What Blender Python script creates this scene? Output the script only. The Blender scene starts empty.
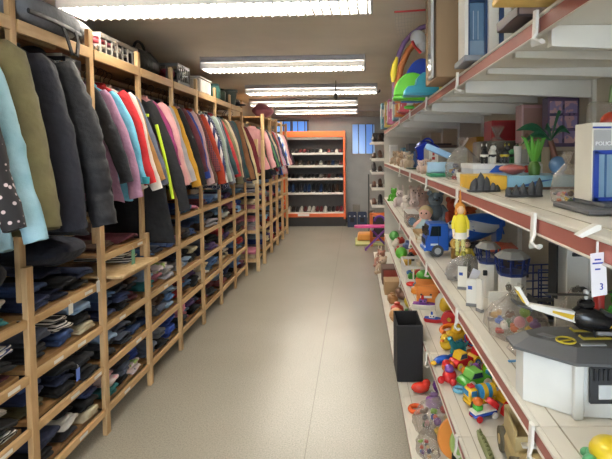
import bpy, bmesh, math, random
from mathutils import Vector, Matrix, Euler, noise
PI = math.pi
scene = bpy.context.scene
COL = scene.collection
RND = random.Random(11)
H = 1.55                                     # eye height of the photographer

# ------------------------------------------------------------------ materials
def lin(c):
    if isinstance(c, str):
        c = tuple(int(c[i:i + 2], 16) / 255 for i in (0, 2, 4))
    return tuple(x / 12.92 if x <= 0.04045 else ((x + 0.055) / 1.055) ** 2.4 for x in c) + (1.0,)
_M = {}
def mat(col, kind='plain', rough=0.55, metal=0.0, col2=None, scale=1.0, **kw):
    key = (col, kind, rough, metal, col2, scale, tuple(sorted(kw.items())))
    if key in _M: return _M[key]
    m = bpy.data.materials.new(kind + '_' + (col if isinstance(col, str) else 'x'))
    m.use_nodes = True
    nt = m.node_tree; N = nt.nodes; L = nt.links
    b = N['Principled BSDF']; out = N['Material Output']
    b.inputs['Roughness'].default_value = rough
    b.inputs['Metallic'].default_value = metal
    c1 = lin(col); c2 = lin(col2) if col2 else tuple(x * 0.72 for x in c1[:3]) + (1,)
    b.inputs['Base Color'].default_value = c1
    tc = N.new('ShaderNodeTexCoord')
    def tex(t, sc, **v):
        n = N.new(t)
        n.inputs['Scale'].default_value = sc
        for k, x in v.items(): n.inputs[k].default_value = x
        L.new(tc.outputs['Object'], n.inputs['Vector'])
        return n
    def mix(fac, a, bb):
        x = N.new('ShaderNodeMix'); x.data_type = 'RGBA'
        L.new(fac, x.inputs[0]); x.inputs[6].default_value = a; x.inputs[7].default_value = bb
        return x.outputs[2]
    def ramp(fac, lo, hi):
        r = N.new('ShaderNodeMapRange'); r.inputs[1].default_value = lo; r.inputs[2].default_value = hi
        L.new(fac, r.inputs[0]); return r.outputs[0]
    def bump(src, st, dist=0.01):
        bp = N.new('ShaderNodeBump'); bp.inputs['Strength'].default_value = st; bp.inputs['Distance'].default_value = dist
        L.new(src, bp.inputs['Height']); L.new(bp.outputs[0], b.inputs['Normal'])
    if kind == 'plain':
        n = tex('ShaderNodeTexNoise', 14 * scale, Detail=3.0)
        L.new(mix(ramp(n.outputs[0], .35, .7), c1, tuple(x * .88 for x in c1[:3]) + (1,)), b.inputs['Base Color'])
    elif kind == 'cloth':
        n = tex('ShaderNodeTexNoise', 9 * scale, Detail=5.0)
        n2 = tex('ShaderNodeTexNoise', 260 * scale, Detail=2.0); n4 = tex('ShaderNodeTexNoise', 13 * scale, Detail=2.0)
        L.new(mix(ramp(n.outputs[0], .3, .75), c1, c2), b.inputs['Base Color'])
        ad = N.new('ShaderNodeMath'); ad.operation = 'MULTIPLY_ADD'; ad.inputs[1].default_value = .06
        L.new(n2.outputs[0], ad.inputs[0]); L.new(n4.outputs[0], ad.inputs[2])
        bump(ad.outputs[0], .55, .03)
    elif kind == 'denim':
        n = tex('ShaderNodeTexNoise', 16 * scale, Detail=6.0, Roughness=.7)
        L.new(mix(ramp(n.outputs[0], .3, .72), c1, c2), b.inputs['Base Color'])
        n2 = tex('ShaderNodeTexNoise', 300, Detail=1.0); bump(n2.outputs[0], .3, .003)
    elif kind == 'stripe':
        w = tex('ShaderNodeTexWave', 12 * scale, Distortion=.6)
        w.bands_direction = kw.get('dirn', 'Z')
        L.new(mix(ramp(w.outputs[0], .45, .55), c1, c2), b.inputs['Base Color'])
    elif kind == 'plaid':
        w = tex('ShaderNodeTexWave', 9 * scale); w.bands_direction = 'X'
        w2 = tex('ShaderNodeTexWave', 9 * scale); w2.bands_direction = 'Z'
        a = N.new('ShaderNodeMath'); a.operation = 'ADD'
        L.new(ramp(w.outputs[0], .5, .6), a.inputs[0]); L.new(ramp(w2.outputs[0], .5, .6), a.inputs[1])
        h = N.new('ShaderNodeMath'); h.operation = 'MULTIPLY'; h.inputs[1].default_value = .5
        L.new(a.outputs[0], h.inputs[0])
        L.new(mix(h.outputs[0], c1, c2), b.inputs['Base Color'])
    elif kind == 'dots':
        v = tex('ShaderNodeTexVoronoi', 40 * scale)
        L.new(mix(ramp(v.outputs['Distance'], .22, .3), c2, c1), b.inputs['Base Color'])
    elif kind == 'blotch':
        v = tex('ShaderNodeTexVoronoi', 12 * scale)
        n = tex('ShaderNodeTexNoise', 7 * scale, Detail=3.0)
        r = N.new('ShaderNodeValToRGB'); e = r.color_ramp.elements
        e[0].position = .3; e[0].color = c1; e[1].position = .68; e[1].color = c2
        x = e.new(.5); x.color = lin(kw.get('col3', 'c8b8b8')); r.color_ramp.interpolation = 'CONSTANT'
        L.new(n.outputs[0], r.inputs[0]); L.new(r.outputs[0], b.inputs['Base Color'])
    elif kind == 'wood':
        mp = N.new('ShaderNodeMapping'); mp.inputs['Scale'].default_value = kw.get('grain', (14, 1.2, 14))
        L.new(tc.outputs['Object'], mp.inputs[0])
        n = N.new('ShaderNodeTexNoise'); n.inputs['Scale'].default_value = 2.2 * scale
        n.inputs['Detail'].default_value = 6; n.inputs['Distortion'].default_value = .8
        L.new(mp.outputs[0], n.inputs['Vector'])
        L.new(mix(ramp(n.outputs[0], .3, .72), c1, c2), b.inputs['Base Color'])
        bump(n.outputs[0], .12, .004)
    elif kind == 'clear':
        t = N.new('ShaderNodeBsdfTransparent'); t.inputs[0].default_value = c1
        g = N.new('ShaderNodeBsdfGlossy'); g.inputs['Roughness'].default_value = rough
        d = N.new('ShaderNodeBsdfDiffuse'); d.inputs[0].default_value = lin(col2 or 'e8e8e8')
        lw = N.new('ShaderNodeLayerWeight'); lw.inputs[0].default_value = .35
        nz = tex('ShaderNodeTexNoise', 22 * scale, Detail=4.0)
        bp = N.new('ShaderNodeBump'); bp.inputs['Strength'].default_value = .6; bp.inputs['Distance'].default_value = .02
        L.new(nz.outputs[0], bp.inputs['Height']); L.new(bp.outputs[0], g.inputs['Normal']); L.new(bp.outputs[0], lw.inputs['Normal'])
        tl = N.new('ShaderNodeBsdfTranslucent'); tl.inputs[0].default_value = lin(col2 or 'e8e8e8')
        dm = N.new('ShaderNodeMixShader'); dm.inputs[0].default_value = .55; L.new(d.outputs[0], dm.inputs[1]); L.new(tl.outputs[0], dm.inputs[2])
        s1 = N.new('ShaderNodeMixShader'); s2 = N.new('ShaderNodeMixShader')
        s1.inputs[0].default_value = kw.get('haze', .14)
        L.new(t.outputs[0], s1.inputs[1]); L.new(dm.outputs[0], s1.inputs[2])
        mm = N.new('ShaderNodeMath'); mm.operation = 'MULTIPLY'; mm.inputs[1].default_value = kw.get('gloss', .5)
        L.new(lw.outputs['Facing'], mm.inputs[0])
        L.new(mm.outputs[0], s2.inputs[0]); L.new(s1.outputs[0], s2.inputs[1]); L.new(g.outputs[0], s2.inputs[2])
        L.new(s2.outputs[0], out.inputs[0])
    elif kind == 'emit':
        b.inputs['Emission Color'].default_value = c1
        b.inputs['Emission Strength'].default_value = kw.get('power', 5)
    elif kind == 'floor':
        sx = N.new('ShaderNodeSeparateXYZ'); L.new(tc.outputs['Object'], sx.inputs[0])
        def seam(sock, at_, per, wd):
            m1 = N.new('ShaderNodeMath'); m1.operation = 'PINGPONG'; m1.inputs[1].default_value = per
            m0 = N.new('ShaderNodeMath'); m0.operation = 'ADD'; m0.inputs[1].default_value = -at_
            L.new(sock, m0.inputs[0]); L.new(m0.outputs[0], m1.inputs[0])
            m2 = N.new('ShaderNodeMath'); m2.operation = 'LESS_THAN'; m2.inputs[1].default_value = wd; L.new(m1.outputs[0], m2.inputs[0])
            return m2.outputs[0]
        fl = tex('ShaderNodeTexNoise', 120, Detail=3.0, Roughness=.7); vo = tex('ShaderNodeTexVoronoi', 55)
        n3 = tex('ShaderNodeTexNoise', 1.1, Detail=4.0)
        rr = N.new('ShaderNodeValToRGB'); e = rr.color_ramp.elements
        k_ = lambda f: tuple(x * f for x in c1[:3]) + (1,)
        e[0].position = .34; e[0].color = k_(.77); e[1].position = .66; e[1].color = k_(1.17); x_ = e.new(.5); x_.color = k_(1.0)
        L.new(fl.outputs[0], rr.inputs[0])
        def mul(col, fac, dark):
            x = N.new('ShaderNodeMix'); x.data_type = 'RGBA'; x.blend_type = 'MULTIPLY'
            L.new(fac, x.inputs[0]); L.new(col, x.inputs[6]); x.inputs[7].default_value = dark; return x.outputs[2]
        c_ = mul(rr.outputs[0], ramp(vo.outputs['Distance'], .16, .10), (1.16, 1.15, 1.12, 1))
        c_ = mul(c_, seam(sx.outputs[0], -.27, 1.0, .0022), (.72, .70, .68, 1))
        c_ = mul(c_, seam(sx.outputs[1], 1.2, 3.1, .0018), (.86, .85, .84, 1))
        c_ = mul(c_, ramp(n3.outputs[0], .35, .75), (.90, .89, .87, 1))
        L.new(c_, b.inputs['Base Color'])
        b.inputs['Roughness'].default_value = rough
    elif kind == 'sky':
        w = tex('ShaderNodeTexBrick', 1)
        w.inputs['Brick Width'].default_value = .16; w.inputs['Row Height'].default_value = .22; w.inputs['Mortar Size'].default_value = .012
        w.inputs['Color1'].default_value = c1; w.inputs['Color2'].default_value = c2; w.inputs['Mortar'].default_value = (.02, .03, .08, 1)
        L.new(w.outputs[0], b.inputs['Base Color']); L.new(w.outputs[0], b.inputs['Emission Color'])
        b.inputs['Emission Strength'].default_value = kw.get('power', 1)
    _M[key] = m
    return m

# ------------------------------------------------------------------ mesh builder
class MB:
    def __init__(s): s.v = []; s.f = []
    def add(s, vs, fs, M=None):
        o = len(s.v)
        s.v += [tuple(M @ Vector(p)) if M is not None else tuple(p) for p in vs]
        s.f += [tuple(i + o for i in f) for f in fs]
        return s
    def box(s, c, d, ch=0.0, rot=None):
        a, b, e = d[0] / 2, d[1] / 2, d[2] / 2
        M = Matrix.Translation(c) @ (Euler(rot).to_matrix().to_4x4() if rot else Matrix())
        sg = [(x, y, z) for x in (-1, 1) for y in (-1, 1) for z in (-1, 1)]
        if ch <= 0:
            vs = [(x * a, y * b, z * e) for x, y, z in sg]
            return s.add(vs, [(0, 1, 3, 2), (4, 6, 7, 5), (0, 4, 5, 1), (2, 3, 7, 6), (0, 2, 6, 4), (1, 5, 7, 3)], M)
        ch = min(ch, a * .95, b * .95, e * .95)
        vs = []
        for x, y, z in sg:
            vs += [(x * a, y * (b - ch), z * (e - ch)), (x * (a - ch), y * b, z * (e - ch)), (x * (a - ch), y * (b - ch), z * e)]
        ix = {q: i for i, q in enumerate(sg)}
        V = lambda x, y, z, k: ix[(x, y, z)] * 3 + k
        fs = []
        for g in (-1, 1):
            fs.append([V(g, -1, -1, 0), V(g, 1, -1, 0), V(g, 1, 1, 0), V(g, -1, 1, 0)])
            fs.append([V(-1, g, -1, 1), V(1, g, -1, 1), V(1, g, 1, 1), V(-1, g, 1, 1)])
            fs.append([V(-1, -1, g, 2), V(1, -1, g, 2), V(1, 1, g, 2), V(-1, 1, g, 2)])
            for h in (-1, 1):
                fs.append([V(g, h, -1, 0), V(g, h, 1, 0), V(g, h, 1, 1), V(g, h, -1, 1)])
                fs.append([V(g, -1, h, 0), V(g, 1, h, 0), V(g, 1, h, 2), V(g, -1, h, 2)])
                fs.append([V(-1, g, h, 1), V(1, g, h, 1), V(1, g, h, 2), V(-1, g, h, 2)])
        for q in sg: fs.append([V(*q, 0), V(*q, 1), V(*q, 2)])
        return s.add(vs, fs, M)
    def ring(s, rings, cap=True, M=None):
        n = len(rings[0]); vs = [p for r in rings for p in r]; fs = []
        for i in range(len(rings) - 1):
            for j in range(n):
                k = (j + 1) % n
                fs.append((i * n + j, i * n + k, (i + 1) * n + k, (i + 1) * n + j))
        if cap:
            fs.append(tuple(range(n - 1, -1, -1))); o = (len(rings) - 1) * n; fs.append(tuple(o + j for j in range(n)))
        return s.add(vs, fs, M)
    def tube(s, pts, r, n=8, flat=1.0, cap=True):
        pts = [Vector(p) for p in pts]; rings = []
        for i, p in enumerate(pts):
            d = (pts[min(i + 1, len(pts) - 1)] - pts[max(i - 1, 0)])
            if d.length < 1e-9: d = Vector((0, 0, 1))
            d.normalize()
            u = d.cross(Vector((0, 1, 0)))
            if u.length < .1: u = d.cross(Vector((1, 0, 0)))
            u.normalize(); w = d.cross(u)
            rr = r[i] if isinstance(r, (list, tuple)) else r
            rings.append([p + u * math.cos(2 * PI * k / n) * rr + w * math.sin(2 * PI * k / n) * rr * flat for k in range(n)])
        return s.ring(rings, cap)
    def cyl(s, p0, p1, r0, r1=None, n=14): return s.tube([p0, p1], [r0, r0 if r1 is None else r1], n)
    def ell(s, c, r, n=12, m=8, rot=None):
        r = (r, r, r) if not isinstance(r, (tuple, list)) else r
        M = Matrix.Translation(c) @ (Euler(rot).to_matrix().to_4x4() if rot else Matrix())
        vs = [(0, 0, -r[2])]
        for i in range(1, m):
            t = PI * i / m - PI / 2
            vs += [(r[0] * math.cos(t) * math.cos(2 * PI * k / n), r[1] * math.cos(t) * math.sin(2 * PI * k / n), r[2] * math.sin(t)) for k in range(n)]
        vs.append((0, 0, r[2])); e = len(vs) - 1; fs = []
        for k in range(n):
            k2 = (k + 1) % n
            fs.append((0, 1 + k2, 1 + k)); fs.append((e, e - n + k, e - n + k2))
            for i in range(m - 2): fs.append((1 + i * n + k, 1 + i * n + k2, 1 + (i + 1) * n + k2, 1 + (i + 1) * n + k))
        return s.add(vs, fs, M)
    def lathe(s, prof, n=18, c=(0, 0, 0), rot=None):
        M = Matrix.Translation(c) @ (Euler(rot).to_matrix().to_4x4() if rot else Matrix())
        return s.ring([[(r * math.cos(2 * PI * k / n), r * math.sin(2 * PI * k / n), z) for k in range(n)] for r, z in prof], True, M)
    def torus(s, c, R, r, n=24, m=8, rot=None, a0=0, a1=2 * PI):
        full = abs(a1 - a0 - 2 * PI) < 1e-6
        M = Matrix.Translation(c) @ (Euler(rot).to_matrix().to_4x4() if rot else Matrix())
        cnt = n if full else n + 1
        rings = []
        for i in range(cnt):
            a = a0 + (a1 - a0) * i / n
            rings.append([((R + r * math.cos(2 * PI * j / m)) * math.cos(a), (R + r * math.cos(2 * PI * j / m)) * math.sin(a), r * math.sin(2 * PI * j / m)) for j in range(m)])
        if full: rings.append(rings[0])
        return s.ring(rings, not full, M)
    def prism(s, pts, a, b, axis='y', M=None):
        g = {'y': lambda p, t: (p[0], t, p[1]), 'x': lambda p, t: (t, p[0], p[1]), 'z': lambda p, t: (p[0], p[1], t)}[axis]
        n = len(pts); vs = [g(p, a) for p in pts] + [g(p, b) for p in pts]
        fs = [tuple(range(n)), tuple(range(2 * n - 1, n - 1, -1))] + [(i, (i + 1) % n, n + (i + 1) % n, n + i) for i in range(n)]
        return s.add(vs, fs, M)
    def jitter(s, amp, sc, seed=0, start=0):
        o = Vector((seed * 3.7, seed * 1.3, seed * 2.1))
        for i in range(start, len(s.v)):
            p = Vector(s.v[i]); d = noise.noise_vector(p * sc + o) * amp; s.v[i] = tuple(p + d)
        return s
    def ground(s):
        s.v = [(x, y, max(z, 0.0)) for x, y, z in s.v]; return s
    def build(s, name, m, parent=None, loc=None, rot=None, sharp=38, bev=0, sub=0):
        me = bpy.data.meshes.new(name); me.from_pydata(s.v, [], s.f)
        bm = bmesh.new(); bm.from_mesh(me)
        bmesh.ops.remove_doubles(bm, verts=bm.verts, dist=1e-6)
        bmesh.ops.recalc_face_normals(bm, faces=bm.faces); bm.to_mesh(me); bm.free()
        me.polygons.foreach_set('use_smooth', [True] * len(me.polygons))
        me.set_sharp_from_angle(angle=math.radians(sharp))
        me.materials.append(m)
        o = bpy.data.objects.new(name, me); COL.objects.link(o)
        if parent is not None: o.parent = parent
        if loc is not None: o.location = loc
        if rot is not None: o.rotation_euler = rot
        if bev:
            b = o.modifiers.new('b', 'BEVEL'); b.width = bev; b.segments = 2; b.limit_method = 'ANGLE'
        if sub:
            b = o.modifiers.new('s', 'SUBSURF'); b.levels = sub; b.render_levels = sub
        return o

_LAB = {}
def tag(o, label=None, cat=None, group=None, kind=None):
    if label:
        n = len(label.split())
        if not 4 <= n <= 16: print('LABEL LENGTH', n, label)
        k = (label, group)
        if label in _LAB and (group is None or _LAB[label] != group): print('DUPLICATE LABEL', label)
        _LAB[label] = group; o['label'] = label
    if cat: o['category'] = cat
    if group: o['group'] = group
    if kind: o['kind'] = kind
    return o
def thing(name, label, cat, loc=(0, 0, 0), rz=0.0, group=None, rot=None):
    o = bpy.data.objects.new(name, None); o.empty_display_size = .05; COL.objects.link(o)
    o.location = loc; o.rotation_euler = rot if rot else (0, 0, rz)
    return tag(o, label, cat, group)
def struct(mb, name, m, **k): return tag(mb.build(name, m, **k), kind='structure')
def lettering(txt, size, m, parent, loc, rot, name='lettering', depth=.0006, wide=1.0):
    cu = bpy.data.curves.new(name, 'FONT'); cu.body = txt; cu.size = size; cu.extrude = depth
    cu.align_x = 'CENTER'; cu.align_y = 'CENTER'; cu.resolution_u = 3
    t = bpy.data.objects.new('tmp_text', cu); COL.objects.link(t)
    me = bpy.data.meshes.new_from_object(t.evaluated_get(bpy.context.evaluated_depsgraph_get()))
    bpy.data.objects.remove(t); me.materials.clear(); me.materials.append(m)
    o = bpy.data.objects.new(name, me); COL.objects.link(o); o.parent = parent; o.location = loc; o.rotation_euler = rot; o.scale = (wide, 1, 1)
    return o
ORD = ['lowest', 'second', 'third', 'fourth', 'fifth', 'sixth', 'seventh', 'eighth', 'ninth', 'tenth', 'eleventh', 'twelfth']
NTH = ['first'] + ORD[1:] + ['thirteenth', 'fourteenth', 'fifteenth', 'sixteenth', 'seventeenth', 'eighteenth', 'nineteenth', 'twentieth']

# ------------------------------------------------------------------ camera
cam = bpy.data.cameras.new('camera'); co = bpy.data.objects.new('camera', cam); COL.objects.link(co)
co.location = (0, 0, H)
TILT, ROLL, FPX = .049, .008, 480
cam.sensor_fit = 'HORIZONTAL'; cam.sensor_width = 36; cam.lens = FPX / 612 * 36
cam.shift_x = -(355.2 - 306) / 612; cam.shift_y = (176.5 - 229.5) / 612 * 1.0
co.matrix_world = Matrix.Translation((0, 0, H)) @ Matrix.Rotation(PI / 2 - TILT, 4, 'X') @ Matrix.Rotation(-ROLL, 4, 'Z')
cam.clip_start = .02
scene.camera = co
scene.view_settings.view_transform = 'Standard'; scene.view_settings.look = 'None'
scene.view_settings.gamma = 1; scene.view_settings.use_curve_mapping = False
scene.view_settings.exposure = 0.3

def ray(px, py):
    """direction of sight through a point of the photograph, to find where it meets a shelf or the floor"""
    du, dv = px - 355.2, py - 176.5
    c, s = math.cos(ROLL), math.sin(ROLL)
    u, v = c * du - s * dv, s * du + c * dv
    ct, st = math.cos(TILT), math.sin(TILT)
    return Vector((u, FPX * ct - v * st, -FPX * st - v * ct))
def onz(px, py, z):
    d = ray(px, py); k = (z - H) / d.z; return Vector((k * d.x, k * d.y, z))
def onx(px, py, x):
    d = ray(px, py); k = x / d.x; return Vector((x, k * d.y, H + k * d.z))
def ony(px, py, y):
    d = ray(px, py); k = y / d.y; return Vector((k * d.x, y, H + k * d.z))
# ------------------------------------------------------------------ the room
XL, XR, YN, YF, ZC = -1.98, 1.06, -3.2, 10.75, 2.47
WALLW = mat('bdb6a8', 'plain', .8, scale=.2)
struct(MB().box((( XL + XR) / 2, (YN + YF) / 2, -.05), (XR - XL + .2, YF - YN + .2, .1)), 'floor', mat('9b968a', 'floor', .27))
struct(MB().box(((XL + XR) / 2, (YN + YF) / 2, ZC + .05), (XR - XL + .2, YF - YN + .2, .1)), 'ceiling', mat('e6ddce', 'plain', .85, scale=.15))
struct(MB().box((XL - .05, (YN + YF) / 2, ZC / 2), (.1, YF - YN, ZC)), 'wall_left', WALLW)
struct(MB().box((XR + .05, (YN + YF) / 2, ZC / 2), (.1, YF - YN, ZC)), 'wall_right', WALLW)
# far wall with an opening for the high window, in four pieces of one mesh
wx0, wx1, wz0, wz1 = -1.75, -1.05, 2.02, 2.28
fw = MB()
fw.box(((XL + wx0) / 2, YF + .05, ZC / 2), (wx0 - XL, .1, ZC)).box(((wx1 + XR) / 2, YF + .05, ZC / 2), (XR - wx1, .1, ZC))
fw.box(((wx0 + wx1) / 2, YF + .05, wz0 / 2), (wx1 - wx0, .1, wz0)).box(((wx0 + wx1) / 2, YF + .05, (ZC + wz1) / 2), (wx1 - wx0, .1, ZC - wz1))
struct(fw, 'wall_back', mat('a7a59e', 'plain', .35, scale=.3))
w1 = struct(MB().box(((wx0 + wx1) / 2, YF + .06, (wz0 + wz1) / 2), (wx1 - wx0, .02, wz1 - wz0)), 'window_1', mat('3f78c8', 'sky', .3, col2='6aa0e0', power=.9))
fr = MB()
for z in (wz0, wz1): fr.box(((wx0 + wx1) / 2, YF - .005, z), (wx1 - wx0 + .06, .03, .035))
for x in (wx0, (wx0 + wx1) / 2, wx1): fr.box((x, YF - .005, (wz0 + wz1) / 2), (.035, .03, wz1 - wz0))
fr.build('window_frame', mat('5a4a3c', 'wood', .5), w1)
# window reflection on grey partition right of the orange rack, painted as glowing panel
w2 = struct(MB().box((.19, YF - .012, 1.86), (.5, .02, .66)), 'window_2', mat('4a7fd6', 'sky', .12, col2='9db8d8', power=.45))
MB().box((.19, YF - .016, 2.2), (.54, .03, .03)).box((.19, YF - .016, 1.52), (.54, .03, .03)).box((-.07, YF - .016, 1.86), (.03, .03, .7)).box((.45, YF - .016, 1.86), (.03, .03, .7)).build('window_frame', mat('a09d96', 'plain', .5), w2)  # frame added round the painted reflection, no real window here
# dark bulkhead beam across the far end of the ceiling and the shop front behind the photographer
struct(MB().box(((XL + XR) / 2, YF - .06, ZC - .06), (XR - XL, .12, .12)), 'trim_1', mat('b8b0a0', 'plain', .8))
struct(MB().box(((XL + XR) / 2, YF - .012, .05), (XR - XL, .02, .1)), 'baseboard_back', mat('6d6a66', 'plain', .5))
nw = MB().box((XL + .25, YN - .05, ZC / 2), (.5, .1, ZC)).box((XR - .25, YN - .05, ZC / 2), (.5, .1, ZC)).box(((XL + XR) / 2, YN - .05, .3), (XR - XL, .1, .4)).box(((XL + XR) / 2, YN - .05, ZC - .1), (XR - XL, .1, .2))
struct(nw, 'wall_front', WALLW)

# fluorescent ceiling lights
LW = mat('bdb9bb', 'plain', .4)
LOUV = mat('f2efe6', 'plain', .3)
DIFF = mat('c9c6c8', 'plain', .5)
DIFF = DIFF.copy()
_n = DIFF.node_tree; _t = _n.nodes.new('ShaderNodeBsdfTranslucent'); _t.inputs[0].default_value = (.95, .93, .88, 1)
_x = _n.nodes.new('ShaderNodeMixShader'); _x.inputs[0].default_value = .2
_n.links.new(_n.nodes['Principled BSDF'].outputs[0], _x.inputs[1]); _n.links.new(_t.outputs[0], _x.inputs[2]); _n.links.new(_x.outputs[0], _n.nodes['Material Output'].inputs[0])
TUBE = mat('fdf7ea', 'emit', .4, power=75.0)
def ceiling_light(y, x0, x1, label, rz=0.0, fins=34):
    L = x1 - x0
    t = thing('ceiling_light', label, 'ceiling light', ((x0 + x1) / 2, y, ZC), rz, 'fluorescent ceiling lights')
    MB().prism([(-.10, -.002), (.10, -.002), (.118, -.058), (-.118, -.058)], -L / 2, L / 2, 'x').build('housing', LW, t)
    for sy in (-1, 1):
        MB().cyl((-L / 2 + .03, sy * .05, -.085), (L / 2 - .03, sy * .05, -.085), .014, n=8).build('fluorescent_tube', TUBE, t)
    for sy in (-1, 1):
        MB().prism([(sy * .108, -.060), (sy * .116, -.060), (sy * .122, -.116), (sy * .116, -.116)], -L / 2, L / 2, 'x').build('side_diffuser', DIFF, t)
    lv = MB()
    for i in range(fins):
        x = -L / 2 + L * (i + .5) / fins
        lv.box((x, 0, -.117), (.012, .226, .026), .004)
    lv.build('louver', LOUV, t)
    for s in (-1, 1): MB().box((s * L / 2, 0, -.06), (.012, .23, .116)).build('end_cap', LW, t)
    return t
for y, x0, x1, lb in ((2.74, -1.62, .10, 'nearest lit fluorescent ceiling light, above the black bag on the rack'),
                      (4.66, -1.45, .10, 'second lit fluorescent ceiling light along the aisle'),
                      (6.52, -1.45, .30, 'third lit fluorescent ceiling light, with the dark hook beside it'),
                      (8.12, -1.75, .05, 'fourth lit fluorescent ceiling light along the aisle'),
                      (9.75, -1.6, .06, 'farthest lit fluorescent ceiling light, before the orange shoe rack'),
                      (.95, -1.45, .10, 'lit fluorescent ceiling light directly above the photographer'),
                      (-1.1, -1.45, .10, 'lit fluorescent ceiling light behind the photographer')):
    ceiling_light(y, x0, x1, lb, -.045)
# hooks on the ceiling
def ceiling_hook(p, s, label):
    t = thing('ceiling_hook', label, 'hook', p)
    MB().box((0, 0, -.006), (.09 * s, .05 * s, .012), .003).build('plate', mat('4a4744', 'plain', .5, metal=.4), t)
    m = mat('3a3735', 'plain', .45, metal=.5)
    for k in (-1, 1):
        MB().tube([(k * .03 * s, 0, -.012), (k * .03 * s, 0, -.05 * s), (k * .05 * s, 0, -.08 * s), (k * .08 * s, 0, -.07 * s), (k * .085 * s, 0, -.04 * s)], .011 * s, 7).build('prong', m, t)
ceiling_hook((.27, 6.75, ZC), 1.0, 'dark double ceiling hook beside the third light, near right wall')
t = thing('sprinkler_rod', 'thin dark rod with grey bulb hanging from ceiling before third light', 'rod', (-.24, 6.15, ZC))
MB().cyl((0, 0, 0), (0, 0, -.16), .008, n=7).build('stem', mat('56524c', 'plain', .5), t)
MB().ell((0, 0, -.20), (.028, .028, .05), 10, 7).build('bulb', mat('6f6b66', 'plain', .4), t)
# daylight through the shop front
w = bpy.data.worlds.new('world'); scene.world = w; w.use_nodes = True
w.node_tree.nodes['Background'].inputs[0].default_value = (.75, .87, 1, 1)
w.node_tree.nodes['Background'].inputs[1].default_value = 10.0
# ------------------------------------------------------------------ wooden clothes rack along the left wall
PINE = mat('cfae80', 'wood', .6, col2='b28c5c', grain=(10, 1.0, 10))
PINEV = mat('cbaa7d', 'wood', .6, col2='ac875a', grain=(12, 12, 1.0))
PINEP = mat('d8bd92', 'wood', .6, col2='bb9a69', grain=(12, 12, 1.0))
PINEB = mat('b58d5d', 'wood', .7, col2='8f6a40', grain=(6, .8, 6))
XF, XB = -1.38, -1.93
POST = [1.43, 2.01, 2.60, 3.17, 3.74, 4.32, 4.90, 5.48, 6.05]
PTOP = [1.1, 1.08, 1.22, 1.03, 1.38, 1.40, 1.40, 1.40, 1.40]
LEV = {0: [.15, .39, .62, .86], 1: [.15, .39, .62, .86], 2: [.15, .39, .61, .84, 1.0]}
for k in range(3, 8): LEV[k] = [.15, .385, .61, .84, 1.06]
rack = thing('clothes_rack', 'long pine rack with folded clothes on shelves and a hanging rail above', 'clothes rack', (XF, 2.6, 0))
def P(mb, name, m, root=None, off=(XF, 2.6, 0)):
    mb.v = [(x - off[0], y - off[1], z - off[2]) for x, y, z in mb.v]
    return mb.build(name, m, root or rack)
for i, y in enumerate(POST):
    P(MB().box((XF - .013, y, PTOP[i] / 2), (.026, .044, PTOP[i]), .003), 'post', PINEV)
    P(MB().box((XF - .039, y, (2.22 + PTOP[i] - .15) / 2), (.024, .040, 2.37 - PTOP[i]), .003), 'upright', PINEV)
    P(MB().box((XB + .02, y, 1.06), (.04, .042, 2.12), .003), 'rear_post', PINEV)
LEV[3] = [.15, .385, .61, .84]
cap = P(MB().cyl((XF - .013, 2.60, 1.221), (XF - .013, 2.60, 1.25), .009, n=8), 'blue_peg', mat('3b4f7a', 'plain', .5)); 
P(MB().box((XF - .26, 2.60, 1.2), (.42, .03, .03), .003), 'top_rail', PINE)
for b in range(8):
    y0, y1 = POST[b], POST[b + 1]
    for z in LEV[b]:
        P(MB().box(((XF + XB) / 2 - .02, (y0 + y1) / 2, z - .01), (.49, y1 - y0 - .044, .018)), 'shelf_board', PINEB)
        P(MB().box((XF - .014, (y0 + y1) / 2, z - .019), (.02, y1 - y0 - .046, .036), .002), 'front_rail', PINE)
        for s in (y0 + .03, y1 - .03):
            pass
wide = P(MB().box((XF - .07, 2.885, .868), (.30, .50, .014), .002), 'loose_plank', PINEP)
for b in range(8):
    y0, y1 = POST[b], POST[b + 1]
    P(MB().box(((XF + XB) / 2 - .02, (y0 + y1) / 2, 2.112), (.51, y1 - y0 - .002, .02)), 'top_board', PINEB)
    P(MB().box((XF - .03, (y0 + y1) / 2, 2.092), (.018, y1 - y0 - .04, .055), .002), 'fascia_board', PINE)
P(MB().cyl((-1.60, 2.62, 2.03), (-1.60, 6.05, 2.03), .016, n=10), 'hanging_rail', mat('b99a6c', 'wood', .5))
P(MB().cyl((-1.49, 1.43, 2.084), (-1.49, 2.41, 2.084), .012, n=10), 'hanging_rail', mat('b99a6c', 'wood', .5))
P(MB().box((-1.625, 2.475, 1.765), (.4, .19, .018)), 'shelf_board', PINEB)
P(MB().box((-1.43, 2.475, 1.76), (.018, .18, .04)), 'front_rail', PINE)
# white price stickers and tags on the rails
STK = mat('e6e3da', 'plain', .6)
for b, l, f in ((1, 3, .75), (1, 2, .3), (1, 2, .62), (1, 1, .5), (1, 1, .85), (2, 4, .8), (2, 2, .35), (2, 1, .7), (3, 2, .5), (0, 2, .8), (0, 1, .7), (1, 0, .6), (2, 0, .4)):
    y = POST[b] + (POST[b + 1] - POST[b]) * f
    P(MB().box((XF - .0035, y, LEV[b][l] - .019), (.001, .07, .016)), 'sticker', STK)

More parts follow.
